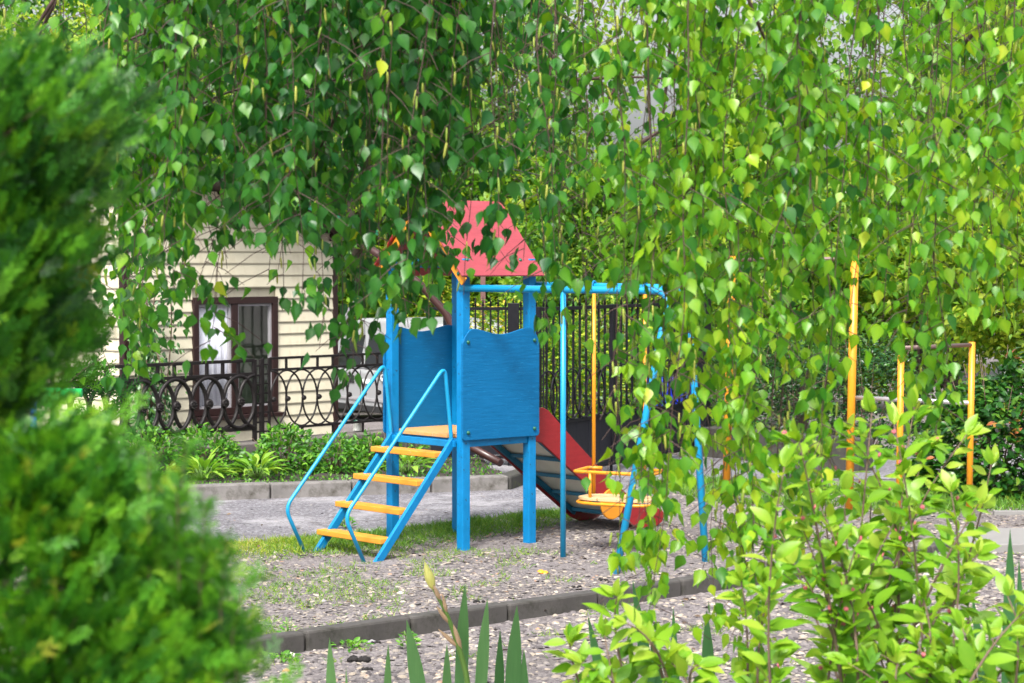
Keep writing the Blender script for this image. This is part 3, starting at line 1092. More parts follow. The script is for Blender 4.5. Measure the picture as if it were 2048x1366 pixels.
ZZ = Vector((0, 0, 1))
tower = thing('play_tower', T(PU / 2, PV / 2, 0), 'blue wooden play tower with red gable roof, orange ladder steps and red slide', 'play tower')
PW = 0.031
for (u, v) in ((0, 0), (PU, 0), (PU, PV), (0, PV)):
    MB().obox(T(u, v, .90), U * PW, V_ * PW, (0, 0, .94)).build('post', BLUE, tower, bevel=.005)
# platform
np_ = 5
for i in range(np_):
    a = -.03 + (PU + .06) * i / np_
    b = -.03 + (PU + .06) * (i + 1) / np_ - .003
    ins = 0.034 if i in (0, np_ - 1) else -.028
    MB().obox(T((a + b) / 2, PV / 2, .715), U * (b - a) / 2, V_ * (PV / 2 - ins), (0, 0, .011)).build('platform_board', PLAT, tower, bevel=.002)
for (a, b) in (((PW, 0), (PU - PW, 0)), ((PW, PV), (PU - PW, PV)), ((0, PW), (0, PV - PW)), ((PU, PW), (PU, PV - PW))):
    MB().bar(T(a[0], a[1], .676), T(b[0], b[1], .676), .03, .05).build('platform_beam', BLUE, tower, bevel=.003)
for (a, b) in (((PW, 0), (PU - PW, 0)), ((PW, PV), (PU - PW, PV)), ((0, PW), (0, PV - PW)), ((PU, PW), (PU, PV - PW))):
    MB().bar(T(a[0], a[1], 1.80 if a[0] == b[0] else 1.82), T(b[0], b[1], 1.80 if a[0] == b[0] else 1.82), .03, .035).build('tie_beam', BLUE, tower, bevel=.003)


def wavy(w_, z0, z1):
    """outline of a side panel with a dipped, two-humped top and rounded corners"""
    pts = [(.02, z0), (w_ - .02, z0), (w_ - .006, z0 + .006), (w_, z0 + .02)]
    n = 26
    for i in range(n + 1):
        x = w_ * (1 - i / n)
        s_ = x / w_
        hump = math.cos((s_ - .5) * 2 * PI * 1.28)
        edge = max(0, abs(s_ - .5) - .36) / .14
        zz = z1 - .020 - .020 * hump - .085 * edge ** 2.0
        pts.append((x, zz))
    pts += [(0, z0 + .02), (.006, z0 + .006)]
    return pts


def side_panel(u, out):
    w_ = PV + .09
    O = T(u, -.045, 0)
    m = MB().prism(wavy(w_, .695, 1.40), O, V_, ZZ, .015)
    p = m.build('side_panel', BLUEP, tower, bevel=.004)
    for (x, z_) in ((.045, 1.315), (w_ - .045, 1.315), (.045, .745), (w_ - .045, .745)):
        c = T(u, -.045 + x, z_) + U * out * .0075
        MB().lathe([(.013, 0), (.013, .004), (.010, .009), (.001, .011)], c, 10, axis=U * out).build('bolt_cap', BOLT, p)


side_panel(PU + PW + .009, 1)
side_panel(-PW - .009, -1)
# roof: two sloping boards, ridge along V
zr0, zr1 = 1.735, 2.22
ohang = 0.125
for sg in (1, -1):
    e0 = PU / 2 + sg * (PU / 2 + ohang)
    ridge = PU / 2 + sg * .004
    a = [T(ridge, -.10, zr1), T(ridge, PV + .07, zr1), T(PU / 2 + sg * .22, PV + .055, zr1 - .235), T(e0, PV + .025, zr0), T(e0, -.11, zr0)]
    nrm = (a[1] - a[0]).cross(a[4] - a[0]).normalized()
    if nrm.z < 0: nrm = -nrm
    b = [p - nrm * .012 for p in a]
    k = 5
    m = MB()
    fs = [tuple(range(k)), tuple(reversed(range(k, 2 * k)))] + [(i, k + i, k + (i + 1) % k, (i + 1) % k) for i in range(k)]
    m.add(a + b, fs)
    rp = m.build('roof_board', ROOFRED if sg > 0 else RED, tower, bevel=.003)
    for (f0, f1) in ((.16, .80), (.80, .80)):
        p0 = a[0].lerp(a[4], f1); p1 = a[1].lerp(a[3], f1)
        c = p0.lerp(p1, f0)
        MB().lathe([(.013, 0), (.013, .004), (.009, .009), (.001, .011)], c, 10, axis=nrm).build('bolt_cap', BOLT, rp)
    # yellow barge boards under both gable edges
    for v_ in (-.075,):
        p0 = T(PU / 2 + sg * .02, v_, zr1 - .05); p1 = T(e0 - sg * .015, v_, zr0 - .002)
        dd = (p1 - p0).normalized()
        up = nrm
        bb = MB().bar(p0 - up * .02, p1 - up * .035 + dd * .02, .014, .062, up=up)
        bo = bb.build('barge_board', YELLOW, tower, bevel=.004)
        if v_ < 0:
            MB().lathe([(.013, 0), (.013, .004), (.009, .009), (.001, .011)], p1 - up * .03 - dd * .05 - V_ * .007, 10, axis=-V_).build('bolt_cap', BOLT, bo)
# ladder
lad = MB()
lt = [T(.05, -.035, .695), T(.665, -.035, .695)]
lb = [T(.15, -.735, -.02), T(.77, -.735, -.02)]
root_l = MB().bar(T(.03, -.045, .672), T(PU - .03, -.045, .672), .022, .042).build('ladder', BLUE, tower, bevel=.003)
for a, b in zip(lt, lb):
    MB().bar(a, b, .024, .052).build('stringer', BLUE, root_l, bevel=.003)
for zc in (.585, .42, .255, .09):
    f = (.695 - zc) / .715
    a, b = lt[0].lerp(lb[0], f), lt[1].lerp(lb[1], f)
    d = (b - a).normalized()
    q0, q1 = a - d * .05, b - d * .0135
    q0.z = q1.z = zc + .022
    m = MB().bar(q0, q1, .105, .034)
    m.build('step', PLANKY, root_l, bevel=.005)


def smooth_path(pts, r=0.05, n=6):
    """polyline with rounded corners"""
    pts = [Vector(p) for p in pts]
    out = [pts[0]]
    for i in range(1, len(pts) - 1):
        a, b, c = pts[i - 1], pts[i], pts[i + 1]
        d0, d1 = (a - b), (c - b)
        rr_ = min(r, d0.length * .48, d1.length * .48)
        p0, p1 = b + d0.normalized() * rr_, b + d1.normalized() * rr_
        for k in range(n + 1):
            s_ = k / n
            out.append(p0 * (1 - s_) ** 2 + b * 2 * s_ * (1 - s_) + p1 * s_ ** 2)
    out.append(pts[-1])
    return out


for u0, u1 in ((.05, .12), (.665, .735)):
    P = [T(u0, -.05, .66), T(u0, -.06, .78), T(u0, -.105, 1.165), T(u0, -.185, 1.075), T(u1, -.945, .285), T(u1, -.785, -.03)]
    pp = smooth_path([P[0], P[1]] + [P[2] + Vector((0, 0, .0))] + [P[4], P[5]], .07, 8)
    MB().tube(pp, .0125, 10).build('handrail', PIPE, root_l)
# slide on the far side, running away along V
SU = (.055, .655)
prof = [(.02, .80), (.03, .66), (.13, .635), (.52, .345), (.95, .035), (1.03, 0.0), (1.20, .005), (1.25, .03), (1.275, .08), (1.24, .118), (1.15, .140), (1.02, .165), (.72, .385), (.42, .64), (.19, .845), (.14, .868), (.09, .862)]
sl = None
for i, u in enumerate(SU):
    O = T(u, PV + .03, 0)
    m = MB().prism(prof, O, V_, ZZ, .022)
    if i == 0:
        chute = MB()
        cpts = [(.0, .715), (.12, .70), (.52, .415), (.98, .085), (1.06, .055), (1.22, .05)]
        top = [(x, z_ + .012) for x, z_ in cpts]
        chute.prism(cpts + top[::-1], T((SU[0] + SU[1]) / 2, PV + .03, 0), V_, ZZ, SU[1] - SU[0] - .026)
        sl = chute.build('slide', WHITEP, tower)
    sb = m.build('side_board', RED, sl, bevel=.004)
    uu = u + (.024 if i == 0 else -.024)
    for (x0, z0, x1, z1) in ((.10, .68, .97, .065),):
        MB().bar(T(uu, PV + .03 + x0, z0), T(uu, PV + .03 + x1, z1), .024, .035).build('stringer', TEAL, sl)
for x, z_ in ((.16, .66), (.37, .508), (.56, .372), (.75, .236), (.94, .098)):
    MB().obox(T((SU[0] + SU[1]) / 2, PV + .03 + x, z_ - .004), U * ((SU[1] - SU[0]) / 2 - .04), V_ * .018, (0, 0, .012)).build('crossbar', TEAL, sl, bevel=.003)
# round orange disc on the near side board
c = T(SU[1] + .012, PV + .03 + .76, .19)
MB().lathe([(.105, 0), (.105, .012), (.100, .015)], c, 28, axis=U).build('disc', YELLOW, sl)

# ------------------------------------------------------------------ swing frame and seat
swing_label = 'light blue pipe swing frame with two slanted legs joined to the blue tower'
A0, A1, A2 = T(PU, 0, 1.655) + V_ * (-.028), Vector((.945, 12.90, 1.645)), Vector((.598, 12.48, -.04))
B0, B1, B2 = T(PU, PV, 1.670) + V_ * .03, Vector((1.10, 13.42, 1.655)), Vector((1.178, 13.0, -.04))
frame_s = thing('swing_set', ((A2.x + B2.x) / 2, (A2.y + B2.y) / 2, 0), swing_label, 'swing frame')
MB().tube(smooth_path([A0, A1, A2], .10, 8), .0225, 12).build('bent_pipe', PIPE, frame_s)
MB().tube(smooth_path([B0, B1, B2], .10, 8), .0225, 12).build('bent_pipe', PIPE, frame_s)
pm = A0.lerp(A1, .505)
MB().tube([Vector((pm.x, pm.y, -.04)), Vector((pm.x, pm.y, pm.z - .01))], .0175, 12).build('pole', PIPE, frame_s)
for s_ in (.36, .93):
    MB().tube([A0.lerp(A1, s_), B0.lerp(B1, s_)], .014, 10).build('cross_pipe', PIPE, frame_s)
hang = []
for u, s_ in ((1188, None), (1290, None)):
    k = (u - 1024) / F
    # where the sight line meets the far pipe in plan
    d = B1 - B0
    t_ = (k * B0.y - B0.x) / (d.x - k * d.y)
    hang.append(B0 + d * t_)
seat = thing('hanging_swing', (hang[0] + hang[1]) / 2 - Vector((0, 0, 1.3)), 'yellow swing seat with pale worn boards and guard rail hanging from the blue frame', 'swing')
sd_ = (hang[1] - hang[0]); sd_.z = 0; sd_.normalize()
sn = Vector((sd_.y, -sd_.x, 0))
if sn.y > 0: sn = -sn
SZ = 0.335
for h_ in hang:
    MB().tube([h_ - Vector((0, 0, .012)), Vector((h_.x, h_.y, SZ - .02))], .0125, 10).build('hanger_rod', YPIPE, seat)
    MB().tube(ellipse(h_, sn * .032, Vector((0, 0, .032)), 14), .008, 6, closed=True).build('hanger_ring', BLUE, seat)
mid = (hang[0] + hang[1]) / 2
mid.z = 0
hl = (hang[1] - hang[0]).length / 2 + .09


def sp_(a, b, z):
    return mid + sd_ * (a + .06) + sn * (b * .82) + Vector((0, 0, z))


ringp = []
for k in range(40):
    th = 2 * PI * k / 40
    ca, sa = math.cos(th), math.sin(th)
    ringp.append(sp_(math.copysign(abs(ca) ** .7, ca) * hl, .16 + math.copysign(abs(sa) ** .7, sa) * .18, SZ - .03))
MB().tube(ringp, .0105, 8, closed=True).build('seat_ring', YPIPE, seat)
for k in range(3):
    a0_, a1_ = -hl + .01 + (2 * hl - .02) * k / 3 + .003, -hl + .01 + (2 * hl - .02) * (k + 1) / 3 - .003
    def wid(a):
        f = min(1, abs(a) / hl)
        return .178 * (1 - f ** 3.2) ** .45 if f < 1 else 0.03
    xs_ = np.linspace(a0_, a1_, 6)
    poly = [(x, .16 - max(.03, wid(x))) for x in xs_] + [(x, .16 + max(.03, wid(x))) for x in xs_[::-1]]
    m = MB()
    kk = len(poly)
    vs = [sp_(x, y, SZ - .012) for x, y in poly] + [sp_(x, y, SZ + .006) for x, y in poly]
    m.add(vs, [tuple(reversed(range(kk))), tuple(range(kk, 2 * kk))] + [(i, (i + 1) % kk, kk + (i + 1) % kk, kk + i) for i in range(kk)])
    m.build('seat_board', SEATW, seat, bevel=.002)
gr = [sp_(-hl + .09, 0, SZ + .17), sp_(-hl + .0, .02, SZ + .17), sp_(-hl + .005, .30, SZ + .165), sp_(hl - .005, .30, SZ + .165), sp_(hl, .02, SZ + .17), sp_(hl - .09, 0, SZ + .17)]
MB().tube(smooth_path(gr, .03, 4), .0115, 8).build('guard_rail', YPIPE, seat)
for a in (-hl + .12, hl - .12):
    MB().tube([sp_(a, .30, SZ + .165), sp_(a, .30, SZ - .03)], .0105, 8).build('rail_support', YPIPE, seat)

# ------------------------------------------------------------------ pull-up bars
PA, PB_, PC = gp(1700, 1025), gp(1800, 1060), gp(1941, 1043)
PL = gp(1453, 1007)
root = thing('pull_up_bar', (PA + PL) / 2, 'tall yellow pull-up bar of two posts with a thin rusty crossbar', 'pull-up bar')
topA = pt(1709, 509, PA.y); topL = pt(1464, 512, PL.y)
for a, b in ((PA, topA), (PL, topL)):
    MB().tube([a - Vector((0, 0, .04)), b], .030, 14).build('post', YPIPE, root)
MB().tube([topA - Vector((0, 0, .03)), topL - Vector((0, 0, .03))], .0145, 10).build('crossbar', RUST, root)
root = thing('low_exercise_bar', (PB_ + PC) / 2, 'low yellow exercise bar with dark top bar, in front of the red-tipped bush', 'exercise bar')
topB = pt(1803, 690, PB_.y); topC = pt(1945, 684, PC.y)
for a, b in ((PB_, topB), (PC, topC)):
    MB().tube([a - Vector((0, 0, .04)), b], .0225, 14).build('post', YPIPE, root)
MB().tube([topB - Vector((0, 0, .02)), topC - Vector((0, 0, .02))], .0145, 10).build('top_bar', RUST, root)
MB().tube([pt(1704, 796, PA.y) + Vector((.034, -.0, 0)), pt(1941, 806, PC.y)], .0165, 10).build('side_rail', STEEL, root)

# ------------------------------------------------------------------ black gate and tall fence
GP, GD = Vector((X(1225, 18.7), 18.7, 0)), Vector((math.sin(math.radians(28)), math.cos(math.radians(28)), 0))
GN = Vector((GD.y, -GD.x, 0)) * 1.0
if GN.y > 0: GN = -GN


def gpt(t, z, off=0.0):
    p = GP + GD * t + GN * off
    return Vector((p.x, p.y, z))


def gt(u):
    return ft(u, GP, GD)


def gate_leaf(t0, t1, label, ellipses=True):
    root = thing('gate', gpt((t0 + t1) / 2, 0), label, 'gate', 'leaves of the black iron gate')
    for t_ in (t0 + .02, t1 - .02):
        MB().obox(gpt(t_, .76), GD * .02, GN * .02, (0, 0, .70)).build('stile', BLACK, root, bevel=.003)
    for z_ in (.075, .495, 1.44):
        MB().bar(gpt(t0 + .04, z_), gpt(t1 - .04, z_), .03, .03).build('rail', BLACK, root, bevel=.002)
    L = t1 - t0 - .08
    npan = max(2, int(round(L / .22)))
    for i in range(npan):
        a = t0 + .04 + L * i / npan; b = t0 + .04 + L * (i + 1) / npan
        MB().obox(gpt((a + b) / 2, .285), GD * ((b - a) / 2 - .003), GN * .004, (0, 0, .193)).build('panel', PLATE, root, bevel=.002)
    n = max(3, int(round(L / .118)))
    b0 = None
    for i in range(1, n):
        t_ = t0 + .04 + L * i / n
        if b0 is None:
            m = MB().bar(Vector((0, 0, -.458)), Vector((0, 0, .458)), .016, .016, up=GN)
            m.lathe([(.012, .49), (.006, .53), (.0005, .58)], (0, 0, 0), 6)
            m.lathe([(.006, .455), (.007, .49)], (0, 0, 0), 6)
            b0 = m.build('bar', BLACK, root, origin=(0, 0, 0)); o = b0
        else:
            o = b0.copy(); COL.objects.link(o)
        o.parent = root; o.location = gpt(t_, .968) - wl(root)
    ne = max(2, int(round(L / .235)))
    e0 = None
    for i in range(ne):
        t_ = t0 + .04 + L * (i + .5) / ne
        if e0 is None:
            m = MB().tube(ellipse(Vector((0, 0, 0)), GD * (L / ne * .76), Vector((0, 0, .21)), 26), .0075, 6, closed=True)
            e0 = m.build('ring', BLACK, root, origin=(0, 0, 0)); o = e0
        else:
            o = e0.copy(); COL.objects.link(o)
        o.parent = root; o.location = gpt(t_, .722, .016 if i % 2 else .013) - wl(root)
    MB().bar(gpt(t1 - .03, .0), gpt(t1 - .03, .07), .02, .02, up=GN).build('drop_bolt', BLACK, root)
    return root


gate_leaf(gt(1075), gt(1226), 'black iron gate leaf beside the slide, half hidden by the tower')
gate_leaf(gt(1226) + .012, gt(1392), 'black iron gate leaf in front of the blue bin, hung on the thick post')
root = thing('gate_post', gpt(gt(1402), 0), 'thick square black gate post right of the gate, behind the birch strands', 'post')
MB().obox(gpt(gt(1402) + .05, .74), GD * .06, GN * .06, (0, 0, .76)).build('shaft', BLACK, root, bevel=.006)
MB().obox(gpt(gt(1402) + .05, 1.512), GD * .068, GN * .068, (0, 0, .012)).build('cap', BLACK, root, bevel=.004)

# tall fence left of the gate, seen between the tower posts
TF = 19.15
root = thing('tall_iron_fence', (X(985, TF), TF, 0), 'tall black bar fence with solid foot behind the play tower, left of the gate', 'fence')
fx0, fx1 = X(860, TF), X(1090, TF)


def tf(x, z):
    return Vector((x, TF + (x - fx0) * .12, z))


for u in (898, 1027):
    x = X(u, TF)
    MB().obox(tf(x, .72), (.052, 0, 0), (0, .05, 0), (0, 0, .74)).build('post', BLACK, root, bevel=.004)
for z_ in (.08, .50, 1.41):
    MB().bar(tf(fx0, z_) + Vector((0, -.0, 0)), tf(fx1, z_), .026, .028).build('rail', BLACK, root)
npn = 5
for i in range(npn):
    a, b = fx0 + (fx1 - fx0) * i / npn, fx0 + (fx1 - fx0) * (i + 1) / npn
    MB().bar(tf(a + .003, .29), tf(b - .003, .29), .008, .38).build('panel', PLATE, root)
b0 = None
x = X(905, TF)
while x < fx1:
    if b0 is None:
        m = MB().bar(Vector((0, 0, -.44)), Vector((0, 0, .44)), .016, .016, up=(0, 1, 0))
        m.lathe([(.006, .438), (.006, .475), (.012, .48), (.006, .52), (.0005, .57)], (0, 0, 0), 6)
        b0 = m.build('bar', BLACK, root, origin=(0, 0, 0)); o = b0
    else:
        o = b0.copy(); COL.objects.link(o)
    o.parent = root; o.location = tf(x, .955) - wl(root)
    x += 15.2 * TF / F

# downpipe
YD = 18.78
dp = [pt(700, 470, YD + .1), pt(835, 562, YD), pt(893, 628, YD), pt(905, 655, YD), pt(906, 850, YD), pt(930, 888, YD - .02), pt(1001, 938, YD - .35)]
dp[-1].z = max(dp[-1].z, .10)
root = thing('downpipe', (dp[4].x, dp[4].y, 0), 'brown round downpipe with slanting outlet at the mossy end of the flower bed', 'downpipe')
MB().tube(smooth_path(dp[:5], .12, 6), .034, 14).build('upper_pipe', PIPEB, root)
MB().tube(smooth_path([dp[4] + Vector((0, 0, -.001)), dp[5], dp[6]], .06, 6), .034, 14).build('outlet', PIPEB, root)
MB().lathe([(.0345, 0), (.040, .002), (.040, .03), (.0345, .032)], Vector((dp[3].x, dp[3].y, H(668, YD))), 14).build('collar', PIPEB, root)

# brown pole behind the fence
c = Vector((X(966, 23), 23, gz(0, 23)))
root = thing('carport_pole', c, 'thin red-brown pole standing in the hedge behind the play tower', 'pole')
MB().obox(c + Vector((0, 0, 1.05)), (.027, 0, 0), (0, .027, 0), (0, 0, 1.1)).build('shaft', POLEB, root, bevel=.004)
MB().obox(c + Vector((0, 0, 2.16)), (.05, 0, 0), (0, .05, 0), (0, 0, .008)).build('cap', POLEB, root)

# utility pole
YU = 26.0
c = Vector((X(1694, YU), YU, gz(0, YU)))
zt_ = H(600, YU)
root = thing('utility_pole', c, 'slim pale grey pole with red-brown lower half behind the tall yellow post', 'pole')
MB().tube([c - Vector((0, 0, .1)), Vector((c.x, c.y, zt_))], .044, 14).build('painted_base', POLEB, root)
MB().tube([Vector((c.x, c.y, zt_)), Vector((c.x, c.y, H(385, YU))), Vector((c.x, c.y, H(383, YU)))], [.042, .036, .034], 14).build('shaft', POLEG, root)
MB().tube([Vector((c.x - .02, c.y, H(392, YU))), Vector((c.x - .3, c.y, H(396, YU)))], .012, 8).build('bracket', RUST, root)
cb = []
e0, e1 = Vector((c.x - .3, c.y, H(396, YU))), pt(1010, 335, 29)
for i in range(17):
    s_ = i / 16
    p = e0.lerp(e1, s_); p.z -= .25 * 4 * s_ * (1 - s_) * .6
    cb.append(p)
tag(MB().tube(cb, .008, 6).build('cable', PLASTIC), 'thin dark cable sagging from the utility pole through the trees', 'cable')

# blue bin behind the gate
YB = 22.6
c = Vector((X(1338, YB), YB, gz(0, YB)))
root = thing('wheelie_bin', c, 'bright blue plastic bin with ribbed lid behind the right gate leaf', 'bin')
hb = H(772, YB) - c.z
m = MB()
vs = []
for z_, s_ in ((0, .19), (hb, .245)):
    for dx, dy in ((-1, -1), (1, -1), (1, 1), (-1, 1)): vs.append(c + Vector((dx * s_, dy * s_, z_)))
m.add(vs, [(3, 2, 1, 0), (4, 5, 6, 7)] + [(i, (i + 1) % 4, 4 + (i + 1) % 4, 4 + i) for i in range(4)])
m.build('body', BINB, root, bevel=.02)
MB().obox(c + Vector((0, -.0, hb + .02)), (.262, 0, 0), (0, .262, 0), (0, 0, .018)).build('rim', BINB, root, bevel=.008)
MB().obox(c + Vector((0, 0, hb + .062)), (.25, 0, 0), (0, .25, 0), (0, 0, .022)).build('lid', BINB, root, bevel=.015)
for sx in (-.2, .2):
    MB().lathe([(.05, -.02), (.06, 0), (.05, .02)], c + Vector((sx, .2, .06)), 14, axis=(1, 0, 0)).build('wheel', TYRE, root)

# low concrete wall beyond the bars, right of the gate
root = thing('concrete_wall', (X(1560, 19.4), 19.4, 0), 'low dark concrete wall under the shrubs right of the gate', 'wall')
wa, wb = Vector((X(1418, 20.2), 20.2, 0)), Vector((X(1735, 18.7), 18.7, 0))
for i in range(4):
    a, b = wa.lerp(wb, i / 4), wa.lerp(wb, (i + 1) / 4)
    d = (b - a); dn = d.normalized(); sdv = Vector((-dn.y, dn.x, 0))
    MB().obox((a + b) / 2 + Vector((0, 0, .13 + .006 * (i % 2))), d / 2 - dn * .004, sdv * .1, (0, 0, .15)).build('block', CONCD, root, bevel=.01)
b_ = gp(1612, 962)
tag(MB().obox(b_ + Vector((0, .12, .06)), (.14, .0, 0), (0, .10, 0), (0, 0, .09)).build('concrete_block', CONCK, bevel=.012), 'single square concrete block on the grass between the yellow posts', 'block')

# green pipe frame at the left, half hidden by the thuja
YG = 10.0
zg = H(783, YG)
root = thing('green_pipe_frame', (X(30, YG), YG, 0), 'bright green pipe bar with blue clamps behind the thuja on the left', 'play bar')
MB().tube([pt(-160, 778, YG), pt(163, 786, YG)], .0205, 12).build('crossbar', GPIPE, root)
MB().tube([Vector((X(-120, YG), YG, -.03)), Vector((X(-120, YG), YG, zg))], .021, 12).build('post', GPIPE, root)
MB().tube([Vector((X(62, YG), YG + .03, -.03)), Vector((X(62, YG), YG + .03, zg - .02))], .016, 12).build('post', BCLAMP, root)
for u in (62, 45):
    MB().tube(ellipse(pt(u, 792, YG), Vector((0.001, .03, 0)), Vector((0, 0, .034)), 14), .012, 8, closed=True).build('clamp', BCLAMP, root)

# ------------------------------------------------------------------ gravel chips (countless)


def chip_tmpl(seed, n=6):
    r = random.Random(seed)
    vs = [(0, 0, .5)]
    for k in range(n):
        th = 2 * PI * k / n + r.uniform(-.25, .25)
        rr_ = r.uniform(.75, 1.1)
        vs.append((rr_ * math.cos(th), rr_ * math.sin(th) * .75, r.uniform(-.05, .22)))
    vs.append((0, 0, -.5))
    fs = []
    for k in range(n):
        a, b = 1 + k, 1 + (k + 1) % n
        fs += [(0, a, b)]
    return np.array(vs, float), np.array(fs)


def stone_tmpl(seed):
    """rounder pebble: two rings"""
    r = random.Random(seed)
    vs = [(0, 0, .62)]
    n = 7
    for z_, q in ((.35, .72), (-.15, 1.0)):
        for k in range(n):
            th = 2 * PI * k / n + r.uniform(-.15, .15)
            vs.append((q * r.uniform(.9, 1.08) * math.cos(th), q * r.uniform(.9, 1.08) * math.sin(th) * .78, z_ + r.uniform(-.06, .06)))
    fs = []
    for k in range(n):
        k2 = (k + 1) % n
        fs += [(0, 1 + k, 1 + k2), (1 + k, 1 + n + k, 1 + n + k2), (1 + k, 1 + n + k2, 1 + k2)]
    return np.array(vs, float), np.array(fs)


CHIPS = [chip_tmpl(s) for s in range(5)]
PEBS = [stone_tmpl(s) for s in range(6)]
kd = (KB_ - KA).normalized()
kn = Vector((-kd.y, kd.x, 0))


def behind_kerb(x, y):
    """signed distance behind the front kerb's near face"""
    return (x - KA.x) * kn.x + (y - KA.y) * kn.y


def scatter_ground(n, y0, y1, margin=.25):
    y = y0 + (y1 - y0) * G.random(n)
    half = 1024 * y / F + margin
    x = (G.random(n) * 2 - 1) * half
    return x, y


def stones(name, n, y0, y1, smin, smax, tm, test, label, flatten, bias=1.0):
    x, y = scatter_ground(n, y0, y1)
    k = np.array([test(a, b) for a, b in zip(x, y)])
    x, y = x[k], y[k]
    n = len(x)
    S = smin + (smax - smin) * G.random(n) ** 2.2
    th = G.random(n) * 2 * PI
    tilt = G.normal(0, .16, (n, 2))
    B = np.stack([np.cos(th), np.sin(th), tilt[:, 0]], 1)
    D = np.stack([-np.sin(th), np.cos(th), tilt[:, 1]], 1)
    N = np.cross(B, D) * flatten
    P = np.stack([x, y, S * flatten * .22], 1)
    Tn = np.clip(G.random(n) ** bias, 0, 1)
    V, TT, KK = scatter_arrays(tm, P, B, D, N, S, Tn)
    me = raw_mesh(name, V, TT, STONE, KK, flat=False)
    o = place(name, me, (0, 0, 0))
    tag(o, label, 'gravel', kind='stuff')
    return o


WORN = [(gp(1185, 1138), .42, .24), (gp(985, 1098), .30, .30), (gp(690, 1125), .45, .22), (gp(1420, 1128), .25, .2)]


def worn(x, y):
    return any(((x - p.x) / a) ** 2 + ((y - p.y) / b) ** 2 < 1 + .5 * math.sin(x * 17 + y * 9) for p, a, b in WORN) and R.random() < .86


ok_mid = lambda x, y: not worn(x, y) and y < near_edge_y(x) - .05 and (behind_kerb(x, y) > .1 or x > KB_.x + .05) and y > 9
ok_front = lambda x, y: behind_kerb(x, y) < -.02
stones('gravel', 95000, 9.8, 17.3, .005, .020, CHIPS, ok_mid, 'flat grey and beige gravel chips of the playground behind the kerb', .36, 1.1)
stones('grit', 42000, 13.2, 18.5, .004, .019, CHIPS, lambda x, y: y > near_edge_y(x) + .01 and y < 17.2 + .25 * x + (9 if x > .2 else 0), 'loose grit scattered over the pale asphalt path', .32, 1.35)
stones('pebbles', 42000, 8.6, 15.0, .005, .027, PEBS, ok_front, 'rounded beige and grey pebbles in front of the kerb', .5, 1.35)

stones('gravel', 1500, 9.8, 14.5, .014, .032, PEBS, ok_mid, 'scattered larger pale flat stones among the chips behind the kerb', .30, 1.0)
# ------------------------------------------------------------------ grass and weeds
BL = []
for s in range(4):
    r = random.Random(s)
    b = r.uniform(.25, .6)
    BL.append((np.array([(-.045, 0, 0), (.045, 0, 0), (-.035, .5, b * .25), (.035, .5, b * .25), (0, .95, b)], float), np.array([(0, 1, 3), (0, 3, 2), (2, 3, 4)])))


def grass_obj(name, x, y, h, tone, label, cat='grass', lay=.5, parent=None, tm=BL):
    n = len(x)
    D = np.stack([G.normal(0, lay, n), G.normal(0, lay, n), np.ones(n)], 1)
    N = np.stack([G.normal(0, 1, n), G.normal(0, 1, n), np.zeros(n)], 1)
    B, D, N = frame(D, N)
    P = np.stack([x, y, np.zeros(n) - .002], 1)
    V, TT, KK = scatter_arrays(tm, P, B, D, N, h, np.clip(tone, 0, 1))
    me = raw_mesh(name, V, TT, L_GRASS, KK)
    o = place(name, me, (0, 0, 0))
    return tag(o, label, cat, kind='stuff')


def vnoise(x, y, f, seed):
    r = np.random.default_rng(seed)
    g_ = r.random((64, 64))
    xi, yi = (x * f) % 63, (y * f) % 63
    x0, y0 = np.floor(xi).astype(int), np.floor(yi).astype(int)
    fx, fy = xi - x0, yi - y0
    fx, fy = fx * fx * (3 - 2 * fx), fy * fy * (3 - 2 * fy)
    return (g_[x0, y0] * (1 - fx) + g_[x0 + 1, y0] * fx) * (1 - fy) + (g_[x0, y0 + 1] * (1 - fx) + g_[x0 + 1, y0 + 1] * fx) * fy


NX, NY = [p.x for p in NEAR], [p.y for p in NEAR]
# strip between path and gravel, under the tower
n = 130000
x = G.uniform(-2.6, .95, n); y = G.uniform(12.6, 15.6, n)
ye = np.interp(x, NX, NY)
dist = ye - y                                   # metres in front of the path edge
wid_ = np.interp(x, [-2.6, -1.6, -1.1, -.6, .0, .5, .95], [.55, .75, 1.0, 1.15, 1.05, .95, .25])
nz = vnoise(x + 5, y, 2.2, 3) * .6 + vnoise(x + 9, y, 6.5, 4) * .4
prob = np.clip(1.05 - dist / wid_, 0, 1) * np.clip((nz - .28) * 3.6, 0, 1)
k = (dist > -.06) & (G.random(n) < prob)
x, y = x[k], y[k]
dry = np.clip((-.95 - x) * .55, 0, .5)
grass_obj('grass', x, y, G.uniform(.012, .052, len(x)) * (1 + .7 * vnoise(x, y, 3, 8)), G.random(len(x)) * .58 + .08 + dry, 'short green grass under the play tower, yellowing towards the left', lay=.8)
# right patch round the yellow posts
n = 30000
x = G.uniform(1.05, 4.3, n); y = G.uniform(15.1, 18.3, n)
u = 1024 + F * x / y; v = HZ + F * CH / y
nz = vnoise(x + 3, y, 2.0, 13) * .6 + vnoise(x, y, 6, 14) * .4
k = (v < np.interp(u, [1340, 1420, 1700, 1850, 2200], [985, 1008, 1018, 1030, 1028])) & (v > np.interp(u, [1340, 1430, 1600, 1760, 2200], [965, 962, 975, 985, 985])) & (G.random(n) < np.clip((nz - .2) * 3, 0, 1))
x, y = x[k], y[k]
grass_obj('grass', x, y, G.uniform(.03, .10, len(x)), G.random(len(x)) * .5 + .15, 'loose grass patch at the foot of the yellow posts')
